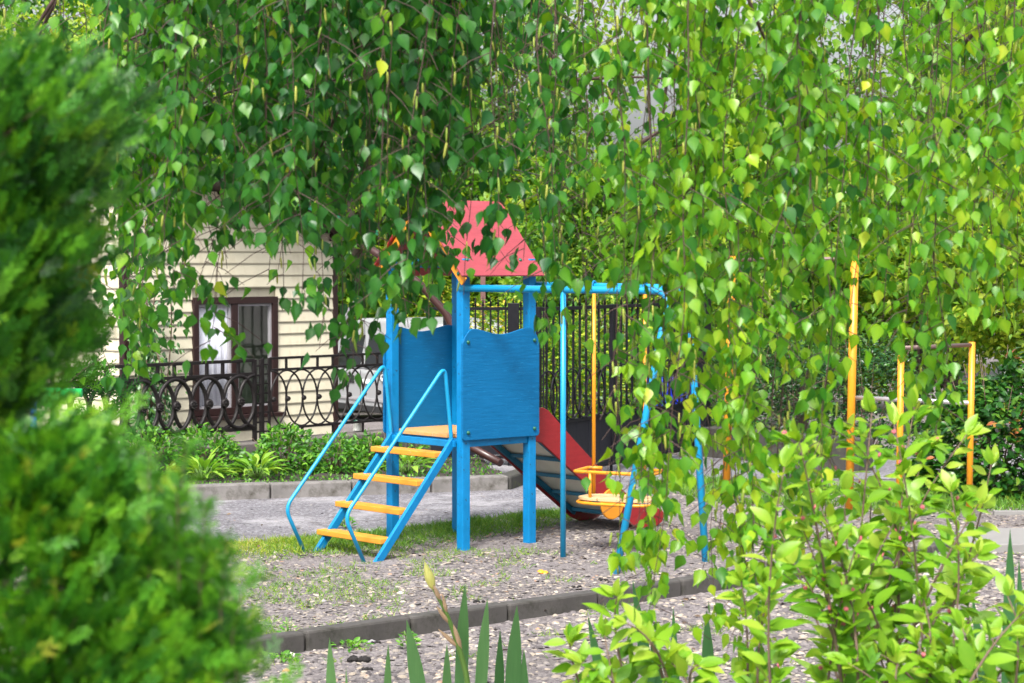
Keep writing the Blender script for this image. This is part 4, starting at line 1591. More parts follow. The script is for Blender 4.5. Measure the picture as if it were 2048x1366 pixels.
# sparse weeds in the gravel
n = 60000
x, y = scatter_ground(n, 9.6, 13.6)
nz = vnoise(x + 7, y * .8, 4.0, 21) * .5 + vnoise(x, y, 10, 22) * .5
u = 1024 + F * x / y; v = HZ + F * CH / y
dens = np.interp(u, [300, 480, 900, 1150, 1400, 2048], [.75, .72, .62, .5, .42, .42])
bk = (x - KA.x) * kn.x + (y - KA.y) * kn.y
dens = np.where(bk < 0, .38, dens)
k = (nz > 1.02 - dens * .72) & ((bk > .12) | (bk < -.01) | (x > KB_.x))
x, y = x[k], y[k]
grass_obj('weeds', x, y, G.uniform(.018, .050, len(x)), G.random(len(x)) * .45 + .32, 'sparse small weeds and moss tufts in the gravel', 'weeds', lay=.9)


def weed(px, py, n, h, spread, label):
    c = gp(px, py)
    root = thing('weed', c, label, 'weed', 'leafy weeds along the kerb and posts')
    P, D, N, S, Tn = [], [], [], [], []
    for i in range(n):
        a = R.uniform(0, 2 * PI); q = R.uniform(0, spread)
        hh = R.uniform(.15, 1) * h * (1 - .5 * q / max(spread, .01))
        P.append((c.x + q * math.cos(a), c.y + q * math.sin(a), hh))
        D.append((math.cos(a), math.sin(a), R.uniform(-.2, .8))); N.append((R.gauss(0, .4), R.gauss(0, .4) - .4, 1))
        S.append(R.uniform(.02, .04)); Tn.append(R.uniform(.3, .95))
    foliage(root, P, D, N, S, Tn, SMALL, L_PEONY)
    m = MB()
    for i in range(5):
        a = R.uniform(0, 2 * PI)
        m.tube([c - Vector((0, 0, .01)), c + Vector((math.cos(a) * spread * .5, math.sin(a) * spread * .5, h * .9))], .0015, 4)
    m.build('stems', STEMG, root)['kind'] = 'stuff'


for a in [(690, 1060, 90, .16, .06, 'tall leafy weed between the ladder stringers'), (1262, 1130, 40, .05, .05, 'small weed at the foot of the near swing leg'),
          (815, 1300, 40, .09, .04, 'spindly weed against the front kerb beside the torn iris blade'), (560, 1325, 50, .04, .07, 'flat rosette weed by the stones at the left end of the front kerb'),
          (575, 1290, 16, .14, .03, 'thin wispy weed standing against the left part of the front kerb'), (700, 1302, 60, .04, .09, 'low bright weed clump in front of the black clods'),
          (985, 972, 60, .06, .12, 'creeping weed at the base of the mossy kerb end'), (1700, 1140, 50, .09, .06, 'weed beside the kerb near the bright bush'),
          (1960, 1068, 70, .035, .16, 'low weed clump by the paving slabs')]:
    weed(*a)

# dry litter: curled brown leaves and bits of twig
n = 900
x, y = scatter_ground(n, 9.4, 15.5)
D = np.stack([G.normal(0, 1, n), G.normal(0, 1, n), G.normal(0, .15, n)], 1); N = np.stack([G.normal(0, .3, n), G.normal(0, .3, n), np.ones(n)], 1)
B, D, N = frame(D, N)
S = G.uniform(.012, .045, n)
V, TT, KK = scatter_arrays([SMALL[0], SMALL[1], (SMALL[0][0] * np.array([.10, 1.6, .3]), SMALL[0][1])], np.stack([x, y, np.full(n, .012)], 1), B, D, N, S, np.clip(G.normal(.25, .2, n), 0, 1))
LITTER = stonemat('dry_litter', [(0, (0.03, 0.02, 0.015)), (0.5, (0.11, 0.065, 0.035)), (1, (0.28, 0.19, 0.09))])
tag(place('litter', raw_mesh('litter', V, TT, LITTER, KK), (0, 0, 0)), 'dry brown leaf litter and twig bits strewn over the gravel', 'litter', kind='stuff')
# small things lying on the gravel
for i, (u, v, s, lab) in enumerate([(1082, 1149, .022, 'scrap of orange peel on the gravel, left piece'), (1091, 1150, .018, 'scrap of orange peel on the gravel, smaller right piece')]):
    c = gp(u, v)
    m = MB().lathe([(s, .0), (s * 1.05, s * .3), (s * .8, s * .75), (s * .35, s * .98), (.001, s)], c, 12)
    tag(m.build('orange_peel', PEEL), lab, 'peel')


def clod(u, v, s, label):
    c = gp(u, v)
    r = random.Random(u)
    m = MB()
    for j in range(7):
        q = c + Vector((r.uniform(-1, 1) * s, r.uniform(-.6, .6) * s, s * .18))
        rr_ = s * r.uniform(.28, .5)
        m.lathe([(rr_ * .6, -rr_ * .5), (rr_, 0), (rr_ * .75, rr_ * .5), (.001, rr_ * .8)], q, 7)
    tag(m.build('clod', CLOD), label, 'clod')


clod(712, 1326, .055, 'largest black crumbly clod in the front pebbles')
clod(728, 1346, .028, 'round black clod just in front of the largest clod')
clod(752, 1291, .022, 'small black clod against the front kerb beside a grey stone')
clod(1206, 1164, .028, 'dark clod left of the near swing leg base')
clod(1153, 1178, .022, 'small black clod near the kerb below the orange peel')
clod(958, 1208, .024, 'black crumb behind the kerb right of the broad iris blade')
clod(834, 1213, .014, 'tiny black crumb behind the kerb left of the iris bud')


def rock(u, v, s, col, label):
    c = gp(u, v)
    r = random.Random(u * 3)
    m = MB()
    n = 10
    prof = [(.75, 0), (1, .25), (.85, .55), (.45, .75)]
    vs = []
    for q, z_ in prof:
        for k in range(n):
            th = 2 * PI * k / n
            f = q * r.uniform(.88, 1.1)
            vs.append(c + Vector((f * math.cos(th) * s, f * math.sin(th) * s * .8, z_ * s * .9 - .004)))
    vs.append(c + Vector((0, 0, .80 * s * .9)))
    fs = []
    for i in range(3):
        for k in range(n):
            fs.append((i * n + k, i * n + (k + 1) % n, (i + 1) * n + (k + 1) % n, (i + 1) * n + k))
    for k in range(n): fs.append((3 * n + k, 3 * n + (k + 1) % n, 4 * n))
    m.add(vs, fs, True)
    tag(m.build('stone', col), label, 'stone')


ST1 = paint('grey_stone', (0.26, 0.25, 0.26), .85, .25, gscale=40)
ST2 = paint('pale_stone', (0.46, 0.43, 0.39), .85, .2, gscale=40)
ST3 = paint('rusty_stone', (0.42, 0.22, 0.12), .85, .2, gscale=40)
for a in [(527, 1318, .028, ST1, 'angular grey stone at the left end of the front kerb'), (578, 1318, .034, ST2, 'pale stone beside the angular grey stone by the front kerb'), (742, 1290, .026, ST1, 'grey stone touching the front kerb beside a black clod'),
          (645, 1206, .020, ST1, 'smooth grey pebble alone on the gravel behind the kerb'), (570, 1347, .02, ST3, 'rusty orange pebble in the lower left gravel'), (624, 1304, .014, ST2, 'small pale pebble at the foot of the front kerb'), (1076, 1262, .014, ST3, 'small rust coloured pebble right of the torn iris blade'),
          (800, 1190, .022, ST2, 'flat white stone on the gravel behind the kerb, above the torn iris blade')]:
    rock(*a)

# ------------------------------------------------------------------ plants in the flower bed


def bush(name, c, rx, ry, h, n, s0, s1, mat, label, cat, group=None, tm=SMALL, tone=(0, 1), nstem=10, nparts=0, up=.5, z0=0.02, core=.35, redtop=0.0):
    c = Vector(c)
    root = thing(name, c, label, cat, group)
    P, D, N, S, Tn = [], [], [], [], []
    stems = MB()
    tips = []
    for i in range(nstem):
        a = 2 * PI * i / nstem + R.uniform(-.3, .3); q = R.uniform(.25, .95)
        zt = h * math.sqrt(max(.08, 1 - (q * .92) ** 2)) * R.uniform(.8, 1.0)
        tip = c + Vector((rx * q * math.cos(a), ry * q * math.sin(a), zt))
        mid_ = c + Vector((rx * q * .55 * math.cos(a), ry * q * .55 * math.sin(a), zt * .55))
        stems.tube([c + Vector((math.cos(a) * .03, math.sin(a) * .03, -.02)), mid_, tip], [.006, .004, .002], 5)
        tips.append(tip)
    lumps = [(R.uniform(0, 2 * PI), R.uniform(-.1, .95), R.uniform(.82, 1.1)) for _ in range(18)]
    for i in range(n):
        a = R.uniform(0, 2 * PI); ct = R.uniform(-.15, 1.0)
        st = math.sqrt(max(0, 1 - ct * ct))
        q = R.uniform(core, 1.0) ** .5
        f = 1.0
        for (la, lc, lf) in lumps:
            dd = (math.cos(a - la) - 1) * 3 * st + -abs(ct - lc) * 3
            f += (lf - 1) * math.exp(dd * 1.5) * 1.6
        q *= f
        if R.random() < .10: q *= R.uniform(1.0, 1.12)
        P.append((c.x + rx * q * st * math.cos(a), c.y + ry * q * st * math.sin(a), c.z + max(z0, h * (.0 + q * max(ct, .0) * 1.0 + .10 * (1 - q)) + (.0 if ct > 0 else h * .12 * R.random()))))
        D.append((math.cos(a) * st + R.gauss(0, .4), math.sin(a) * st + R.gauss(0, .4), up * R.uniform(-.6, 1.2)))
        N.append((math.cos(a) * st + R.gauss(0, .4), math.sin(a) * st + R.gauss(0, .4), .9))
        S.append(R.uniform(s0, s1)); Tn.append(tone[0] + (tone[1] - tone[0]) * R.random() ** 1.2)
        if redtop and q > .8 and R.random() < redtop * max(0, ct - .1): Tn[-1] = R.uniform(.8, 1); S[-1] *= .8
    foliage(root, P, D, N, S, Tn, tm, mat, nparts)
    stems.build('stems', STEMB, root)['kind'] = 'stuff'
    return root


def bed(u, v, z=.09):
    return gp(u, v, z)


for (u, v, rx, h, n, lab) in [(300, 955, .30, .42, 1100, 'leafy green bed shrub nearest the thuja'), (415, 950, .31, .43, 1300, 'dense green bed shrub under the house window behind the hosta'),
                              (562, 944, .33, .42, 1500, 'largest round bed shrub right of the ladder-like fence post'), (672, 944, .26, .31, 900, 'lower bed shrub left of the ladder handrail'),
                              (742, 936, .22, .34, 700, 'small bed shrub just behind the left tower post')]:
    bush('bed_shrub', bed(u, v), rx, rx * .8, h, n, .03, .062, L_PEONY, lab, 'shrub', 'leafy shrubs in the flower bed', nstem=14, up=.9, tone=(.1, 1))
bush('bed_shrub', bed(822, 925), .17, .2, .36, 420, .03, .05, L_PEONY, 'small upright bed shrub under the platform between the tower posts', 'shrub', 'leafy shrubs in the flower bed', nstem=8, tone=(.3, 1))


def hosta(c, n, L, label, h=.25):
    c = Vector(c)
    root = thing('hosta', c, label, 'hosta', 'hostas')
    P, D, N, S, Tn = [], [], [], [], []
    st = MB()
    for i in range(n):
        a = 2.4 * i + R.uniform(-.3, .3); q = (i / n) ** .7
        el = math.radians(75 - 60 * q + R.uniform(-8, 8))
        r0 = .04 + .10 * q
        base = c + Vector((math.cos(a) * r0, math.sin(a) * r0, h * (.75 - .45 * q)))
        st.tube([c + Vector((0, 0, -.02)), base], .003, 4)
        P.append(base)
        D.append((math.cos(a) * math.cos(el), math.sin(a) * math.cos(el), math.sin(el) * .8))
        N.append((-math.cos(a) * math.sin(el) * .3, -math.sin(a) * math.sin(el) * .3, 1))
        S.append(L * R.uniform(.75, 1.1)); Tn.append(R.uniform(.3, 1))
    foliage(root, P, D, N, S, Tn, HOSTA, L_HOSTA, n)
    st.build('leaf_stalks', STEMG, root)['kind'] = 'stuff'


hosta(bed(404, 962), 44, .17, 'light green hosta in front of the shrub under the window', .16)
hosta(bed(513, 957), 38, .165, 'light green hosta left of the largest round bed shrub', .17)
hosta(bed(815, 945), 28, .17, 'light green hosta behind the ladder steps', .15)
hosta(gp(1690, 1545), 16, .24, 'ribbed broad hosta leaves low among the bright bush on the right', .38)
# soil weeds
n = 2600
x = G.random(n); y = G.random(n)
pp = [c1.lerp(c2, a).lerp(p4.lerp(p3, a), b) for a, b in zip(x, y)]
x = np.array([p.x for p in pp]); y = np.array([p.y for p in pp])
D = np.stack([G.normal(0, .8, n), G.normal(0, .8, n), np.ones(n)], 1); N = G.normal(0, 1, (n, 3))
B, D, N = frame(D, N)
V, TT, KK = scatter_arrays(SMALL, np.stack([x, y, np.full(n, .09)], 1), B, D, N, G.uniform(.015, .04, n), G.random(n))
tag(place('ground_cover', raw_mesh('ground_cover', V, TT, L_PEONY, KK), (0, 0, 0)), 'small seedlings and weeds on the flower bed soil', 'weeds', kind='stuff')

# climbing shrub on the house corner
c = hp(HW - .05, .1, .25)
root = thing('climbing_shrub', (c.x, c.y, 0.1), 'dark climbing shrub growing up the left corner of the cream house', 'climber')
P, D, N, S, Tn = [], [], [], [], []
m = MB()
for k in range(9):
    x0 = R.uniform(-.16, .16)
    pts_ = []
    topz = R.uniform(.7, 1.8)
    for j in range(10):
        s_ = j / 9
        pts_.append(hp(HW - .12 + x0 + .10 * math.sin(s_ * 4 + k), .05 + topz * s_, .22 + .06 * math.sin(k + s_ * 5)))
    m.tube(pts_, .006, 5)
    for j in range(int(90 * topz)):
        s_ = R.random()
        i = min(8, int(s_ * 9)); q = pts_[i].lerp(pts_[i + 1], s_ * 9 - i)
        off = Vector((R.gauss(0, .06), R.gauss(0, .05), R.gauss(0, .03)))
        P.append(q + off); D.append((off.x * 6 + R.gauss(0, .3), off.y * 6 - .3, -.6 + R.gauss(0, .4))); N.append((R.gauss(0, .5) + .3, -1, .5))
        S.append(R.uniform(.04, .065)); Tn.append(R.uniform(.2, 1))
foliage(root, P, D, N, S, Tn, OVAL, L_DARK)
m.build('stems', STEMB, root)['kind'] = 'stuff'

# ------------------------------------------------------------------ hedge and shrubs beyond the gate
hz_ = [(755, 35, 1.3, 1.95, 'yellow-green hedge shrub behind the van roof'), (880, 33, 1.1, 1.90, 'yellow-tipped hedge shrub seen between the left tower posts'), (1010, 22.6, .75, 1.62, 'golden hedge shrub behind the tall fence post'),
       (1130, 22.4, .75, 1.55, 'green hedge shrub behind the left gate leaf'), (1240, 23.6, .85, 1.72, 'tall green hedge shrub behind the middle of the gate'), (1365, 24.6, .9, 1.62, 'green hedge shrub behind the blue bin')]
for i, (u, Y, r_, h, lab) in enumerate(hz_):
    bush('hedge_shrub', (X(u, Y), Y, gz(0, Y)), r_, .7, h - gz(0, Y) * .5, 7000, .035, .07, L_HEDGE, lab, 'shrub', 'hedge shrubs behind the gate', tone=(.2, 1.0) if i < 3 else (.18, .86), nstem=12, core=.5)
for i, (u, Y, r_, h, lab) in enumerate([(1490, 21.4, .75, 1.35, 'dark glossy shrub behind the low concrete wall, next to the gate post'), (1600, 21.0, .75, 1.40, 'dark glossy shrub behind the wall between the tall yellow posts'), (1735, 20.6, .80, 1.30, 'dark glossy shrub behind the low bars')]):
    bush('dark_shrub', (X(u, Y), Y, gz(0, Y)), r_, .7, h, 4600, .03, .06, L_DARK, lab, 'shrub', 'dark shrubs behind the yellow bars', tone=(0, 1), nstem=12, core=.5)
bush('photinia_bush', (X(1990, 16.9), 16.9, 0), .72, .75, 1.34, 5600, .055, .10, L_PHOT, 'large rounded bush with red-tipped glossy leaves behind the low yellow bar', 'bush', tm=OVAL, tone=(0, .74), nstem=16, nparts=300, core=.55, redtop=.5)
P = []
# ------------------------------------------------------------------ trees


def crown_arrays(seed, rx, ry, rz, nclump, per, s0, s1, drop=.25):
    r = np.random.default_rng(seed)
    d = unit(r.normal(0, 1, (nclump, 3)))
    d[:, 2] = d[:, 2] * .9 + .05
    q = r.uniform(.35, 1.0, nclump) ** .6
    C = d * q[:, None] * np.array([rx, ry, rz])
    cs = r.uniform(.16, .34, nclump) * min(rx, rz)
    ctone = r.normal(0, .13, nclump)
    idx = np.repeat(np.arange(nclump), per)
    off = r.normal(0, .5, (len(idx), 3)) * cs[idx][:, None] * np.array([1, 1, .7])
    Pn = C[idx] + off
    D = unit(off + r.normal(0, .25, off.shape) + np.array([0, 0, -drop * .3]))
    N = unit(r.normal(0, .5, off.shape) + np.array([0, -.25, .8]))
    S = r.uniform(s0, s1, len(idx))
    Tn = np.clip(.5 + ctone[idx] + r.normal(0, .18, len(idx)) , 0, 1)
    return Pn, D, N, S, Tn, C


def tree(u, Y, h, wd, mat, seed, label, cat='tree', name='tree', group=None, nclump=90, per=130, s0=.06, s1=.12, toff=0.0, zc=.56):
    c = Vector((X(u, Y), Y, gz(0, Y)))
    root = thing(name, c, label, cat, group)
    Pn, D, N, S, Tn, C = crown_arrays(seed, wd / 2, wd / 2, h * .44, nclump, per, s0, s1)
    cc = np.array([c.x, c.y, c.z + h * zc])
    foliage(root, Pn + cc, D, N, S, np.clip(Tn + toff, 0, 1), TINY if s1 < .13 else SMALL, mat, 0, rest='crown')
    m = MB()
    m.tube([c - Vector((0, 0, .1)), c + Vector((.05, 0, h * .3)), c + Vector((-.05, .05, h * .62)), c + Vector((0, 0, h * .9))], [.02 * h, .016 * h, .010 * h, .003 * h], 8)
    m.build('trunk', BARK, root)
    lm = MB()
    for k in range(0, len(C), 6):
        e = c + Vector((0, 0, h * zc)) + Vector(C[k])
        s_ = c + Vector((0, 0, h * R.uniform(.25, .6)))
        lm.tube([s_, s_.lerp(e, .5) + Vector((0, 0, .1)), e], [.006 * h, .004 * h, .0015 * h], 5)
    lm.build('limbs', BARK, root)['kind'] = 'stuff'
    return root


tree(560, 37, 6.4, 3.8, L_WOOD, 1, 'green tree rising behind the cream house roof', toff=.02, group='trees behind the playground')
tree(800, 37, 5.2, 3.2, L_DARK, 2, 'dark green tree behind the van and the tower roof', group='trees behind the playground', toff=.15)
tree(985, 35, 4.7, 2.9, L_DARK, 3, 'dark green bushy tree just behind the red tower roof', group='trees behind the playground', toff=.2)
tree(1180, 29, 3.6, 2.4, L_WOOD, 4, 'mid green tree behind the swing frame', group='trees behind the playground')
tree(1400, 28, 3.4, 2.5, L_WOOD, 5, 'light green tree behind the gate post', group='trees behind the playground', toff=.1)
tree(1600, 25, 3.0, 2.3, L_WOOD, 6, 'mid green tree behind the tall pull-up bar', group='trees behind the playground', toff=.12)
tree(1830, 26, 3.4, 2.6, L_WOOD, 7, 'bright yellow-green tree above the low yellow bar', group='trees behind the playground', toff=.32)
tree(2060, 24, 3.6, 2.5, L_WOOD, 8, 'bright green tree at the right edge above the red-tipped bush', group='trees behind the playground', toff=.28)
tree(250, 30, 6.4, 3.4, L_WOOD, 9, 'bright yellow-green tree left of the house roof', group='trees behind the playground', toff=.25)
tree(60, 26, 5.0, 3.0, L_WOOD, 10, 'tall yellow-green tree above the thuja at the left edge', group='trees behind the playground', toff=.2)
# trees out of frame on the right that the house window mirrors
# far wood as one mass
PP, DD, NN, SS, TTn = [], [], [], [], []
far = [(-150, 44, 10, 5), (60, 40, 9.5, 4.6), (240, 46, 11, 5), (420, 41, 9.5, 4.6), (600, 45, 11, 5), (780, 40, 9.6, 4.4), (950, 45, 10.5, 4.6), (1110, 41, 8.6, 3.6), (1290, 46, 5.4, 4.0), (1440, 43, 7.4, 2.6), (1545, 47, 9.6, 3.4), (1700, 46, 5.2, 3.6), (1860, 43, 9.0, 4.0), (2020, 45, 10.5, 4.6), (2200, 42, 9.5, 4.6),
       (150, 35, 6, 4), (420, 34, 5, 3.5), (700, 34, 5.5, 4), (900, 35, 6, 4), (1120, 34, 4.4, 3.2), (1320, 35, 4.2, 3.2), (1500, 34, 4.8, 3), (1700, 34, 4.2, 3.2), (1900, 33, 5, 3.4), (2100, 34, 5.5, 3.4)]
for i, (u, Y, h, wd) in enumerate(far):
    Pn, D, N, S, Tn, C = crown_arrays(100 + i, wd / 2, wd / 2, h * .50, 110, 72, .10, .20)
    PP.append(Pn + np.array([X(u, Y), Y, gz(0, Y) + h * .5])); DD.append(D); NN.append(N); SS.append(S); TTn.append(np.clip(Tn + G.normal(.12, .12), 0, 1))
PP, DD, NN, SS, TTn = (np.concatenate(a) for a in (PP, DD, NN, SS, TTn))
B, D, N = frame(DD, NN)
V, TT, KK = scatter_arrays(TINY, PP, B, D, N, SS, TTn)
tag(place('woods', raw_mesh('woods', V, TT, L_WOOD, KK), (0, 0, 0)), 'bright green wood filling the background behind everything', 'woodland', kind='stuff')
m = MB()
for i, (u, Y, h, wd) in enumerate(far):
    c = Vector((X(u, Y), Y, gz(0, Y)))
    m.tube([c - Vector((0, 0, .1)), c + Vector((.1, 0, h * .4)), c + Vector((-.1, 0, h * .85))], [.13, .09, .03], 7)
tag(m.build('woods', BARK), 'dark trunks inside the background wood', 'woodland', kind='stuff')

# ------------------------------------------------------------------ weeping birch
birch = thing('birch_tree', (2.75, 6.3, 0), 'weeping birch whose long leafy strands hang down across the whole view', 'tree')
tk = [Vector((2.75, 6.3, -.1)), Vector((2.72, 6.3, 1.2)), Vector((2.62, 6.25, 2.6)), Vector((2.3, 6.2, 3.7)), Vector((1.9, 6.15, 4.6)), Vector((1.6, 6.1, 5.6))]
MB().tube(tk, [.17, .14, .12, .095, .07, .04], 14).build('trunk', BIRCHB, birch)
# scaffold limbs above the frame
limbs = []
for (y1, x1, z1, zs) in ((5.2, -1.6, 2.95, 3.3), (5.9, -1.9, 3.05, 3.7), (6.7, -2.0, 3.15, 3.5), (7.4, -1.9, 3.25, 3.9), (5.4, .2, 2.85, 3.0), (6.9, .4, 3.1, 3.2), (5.0, 1.6, 2.8, 2.7), (7.2, 1.9, 3.1, 3.0)):
    i = min(4, max(0, int((zs - 1.2) / 1.2) + 1))
    s0 = tk[2].lerp(tk[3], min(1, max(0, (zs - 2.6) / 1.1)))
    e = Vector((x1, y1, z1))
    mid_ = s0.lerp(e, .5) + Vector((0, 0, .45))
    pts_ = [s0 * (1 - s) ** 2 + mid_ * 2 * s * (1 - s) + e * s * s for s in np.linspace(0, 1, 12)]
    pts_ = [p + Vector((R.gauss(0, .02), R.gauss(0, .02), R.gauss(0, .02))) for p in pts_]
    MB().tube(pts_, list(np.linspace(.045, .012, 12)), 8).build('limb', BARK, birch)
    limbs.append(pts_)

# lower outline of the curtain in photo pixels
bx = [-100, 60, 150, 185, 225, 262, 300, 350, 385, 410, 445, 490, 520, 560, 600, 640, 665, 700, 722, 755, 790, 830, 870, 905, 940, 975, 1010, 1040, 1075, 1105, 1150, 1185, 1215, 1232, 1262, 1300, 1340, 1375, 1405, 1440, 1475, 1510, 1545, 1590, 1640, 1675, 1688, 1692, 1728, 1734, 1770, 1805, 1835, 1865, 1900, 1950, 2000, 2048, 2150]
by = [150, 230, 300, 700, 760, 740, 600, 580, 640, 700, 600, 560, 530, 600, 600, 560, 650, 740, 745, 640, 600, 660, 640, 580, 590, 470, 500, 510, 540, 640, 650, 690, 700, 960, 1120, 1250, 1180, 1050, 1230, 1090, 1330, 1300, 1150, 1130, 1150, 1000, 900, 480, 480, 650, 650, 640, 860, 700, 600, 650, 660, 620, 600]
P, D, N, S, Tn = [], [], [], [], []
CP, CDn = [], []
tw = MB()


GAPS = [(1212, 45, 42, 50), (1300, 188, 78, 42), (1725, 125, 62, 70), (1668, 60, 40, 55), (1790, 15, 50, 25), (980, 215, 45, 60), (60, 40, 160, 60), (1290, 250, 50, 40), (1345, 790, 34, 130), (1435, 900, 30, 150), (1692, 450, 16, 75), (1560, 800, 26, 120), (1190, 800, 40, 200), (1706, 770, 22, 270), (1803, 790, 15, 110), (1942, 780, 15, 100), (1128, 860, 25, 240), (1225, 588, 120, 26), (1240, 1005, 62, 60), (520, 520, 130, 45)]


def thin(p):
    """open places in the hanging crown: true where few leaves grow"""
    u = 1024 + F * p.x / p.y; v = HZ + F * (CH - p.z) / p.y
    for a, b, c, d in GAPS:
        if ((u - a) / c) ** 2 + ((v - b) / d) ** 2 < 1: return R.random() < .86
    q = float(vnoise(np.array([p.x * 1.0 + 8]), np.array([p.z * .55 + p.y * .6]), 5.0, 77)[0])
    return q < .36 and R.random() < .75


def add_leaf(p, size, tone, face=None):
    if thin(p): return
    a = R.uniform(0, 2 * PI)
    tilt = R.uniform(.05, .75)
    d = Vector((math.cos(a) * tilt, math.sin(a) * tilt, -1))
    az = R.gauss(-PI / 2, 1.0)
    nrm = Vector((math.cos(az), math.sin(az), R.uniform(-.1, .6)))
    pet = Vector((math.cos(a), math.sin(a), -.35)) * size * R.uniform(.2, .6)
    P.append(p + pet); D.append(d); N.append(nrm); S.append(size); Tn.append(tone)


def strand(u, y_end, Y, ztop, dens=1.0, drift=0.0):
    zend = H(y_end, Y)
    if zend > ztop - .05: return
    x0 = X(u, Y)
    L = ztop - zend
    n = max(4, int(L / .10))
    ph, am = R.uniform(0, 6), R.uniform(.008, .04)
    ang = drift + R.gauss(0, .045)
    pts_ = []
    for i in range(n + 1):
        s_ = i / n
        z_ = ztop - L * s_
        pts_.append(Vector((x0 + ang * (z_ - zend) + am * (math.sin(ph + s_ * L * 4) + .35 * math.sin(ph * 2 + s_ * L * 13)), Y + R.gauss(0, .003) + .05 * math.sin(ph + s_ * 2), z_)))
    r0 = R.uniform(.0010, .0018)
    tw.tube(pts_, list(np.linspace(r0 * 1.3, .0008, n + 1)), 4, caps=False)
    # leaf colour: deep green left, shaded darkness of the middle put into tone, yellow-green right and low down
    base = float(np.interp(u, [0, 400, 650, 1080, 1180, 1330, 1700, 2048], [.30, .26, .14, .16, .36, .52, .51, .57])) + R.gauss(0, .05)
    z_ = ztop - .02
    while z_ > zend:
        s_ = (ztop - z_) / L
        i = min(n - 1, int(s_ * n)); q = pts_[i].lerp(pts_[i + 1], s_ * n - i)
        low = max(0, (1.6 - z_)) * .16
        k = R.choice((1, 1, 2, 2, 3))
        for _ in range(k):
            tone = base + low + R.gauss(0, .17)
            if R.random() < .008: tone = R.uniform(.85, 1)
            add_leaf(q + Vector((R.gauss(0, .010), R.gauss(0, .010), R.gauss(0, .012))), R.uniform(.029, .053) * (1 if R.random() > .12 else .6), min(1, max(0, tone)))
        # short side shoot
        if R.random() < .38:
            a = R.uniform(0, 2 * PI); l = R.uniform(.04, .15)
            e = q + Vector((math.cos(a) * l, math.sin(a) * l * .8, -l * .6))
            tw.tube([q, q.lerp(e, .5) + Vector((0, 0, .008)), e], [.0012, .001, .0007], 4, caps=False)
            for _ in range(R.choice((2, 3, 4))):
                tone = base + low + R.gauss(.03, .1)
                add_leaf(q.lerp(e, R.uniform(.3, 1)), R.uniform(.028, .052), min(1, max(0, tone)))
        if R.random() < .24:
            CP.append(q + Vector((R.gauss(0, .01), R.gauss(0, .01), -.01)))
        z_ -= R.uniform(.022, .05) / dens
    # terminal leaves
    for _ in range(3):
        add_leaf(pts_[-1] + Vector((R.gauss(0, .006), R.gauss(0, .006), .01)), R.uniform(.035, .05), min(1, max(0, base + .1 + R.gauss(0, .1))))


NS = 215
for i in range(NS):
    u = R.uniform(-60, 2110)
    b = float(np.interp(u, bx, by))
    f = R.random() ** (1.7 if 1225 < u < 1690 else .62)
    y_end = -60 + (b + 60) * f
    if 885 < u < 1085 and y_end > 330 and R.random() < .9: y_end = R.uniform(120, 330)
    if u < 190 and R.random() < .55: continue
    if 1180 < u < 1420 and y_end < 260 and R.random() < .5: continue
    if 1640 < u < 1760 and y_end < 260 and R.random() < .5: continue
    Y = R.uniform(4.9, 7.4)
    if b > 900 and f > .8: Y = R.uniform(4.9, 6.0)
    strand(u, y_end, Y, H(0, Y) + R.uniform(.15, .5), 1.4, drift=(.10 if u < 700 else .02))
for i in range(75):
    u = R.uniform(190, 890)
    b = float(np.interp(u, bx, by))
    Y = R.uniform(5.0, 7.2)
    strand(u, min(b, R.uniform(220, 450)), Y, H(0, Y) + R.uniform(.15, .5), 1.3, drift=.08)
# strands of which the photograph shows the ends clearly
for (u, y_end) in [(225, 755), (262, 735), (395, 640), (405, 700), (560, 600), (585, 590), (700, 735), (722, 745), (745, 700), (660, 645), (830, 655), (870, 640), (800, 620), (930, 590), (1000, 500), (965, 470), (1030, 520), (1110, 640), (1140, 650), (1185, 690), (1240, 960), (1258, 1130), (1270, 1060), (1308, 1250), (1350, 1000), (1402, 1240), (1388, 760), (1472, 1330), (1486, 1330), (1500, 1280), (1535, 1150), (1585, 1120), (1640, 1150), (1655, 1080), (1322, 1100), (1452, 1060), (1518, 1210), (1610, 1060), (1625, 980), (1670, 900), (1840, 870), (1828, 820), (1765, 650), (1960, 640), (2030, 640)]:
    Y = R.uniform(4.9, 5.7)
    strand(u, y_end, Y, H(0, Y) + R.uniform(.15, .4), 1.25)
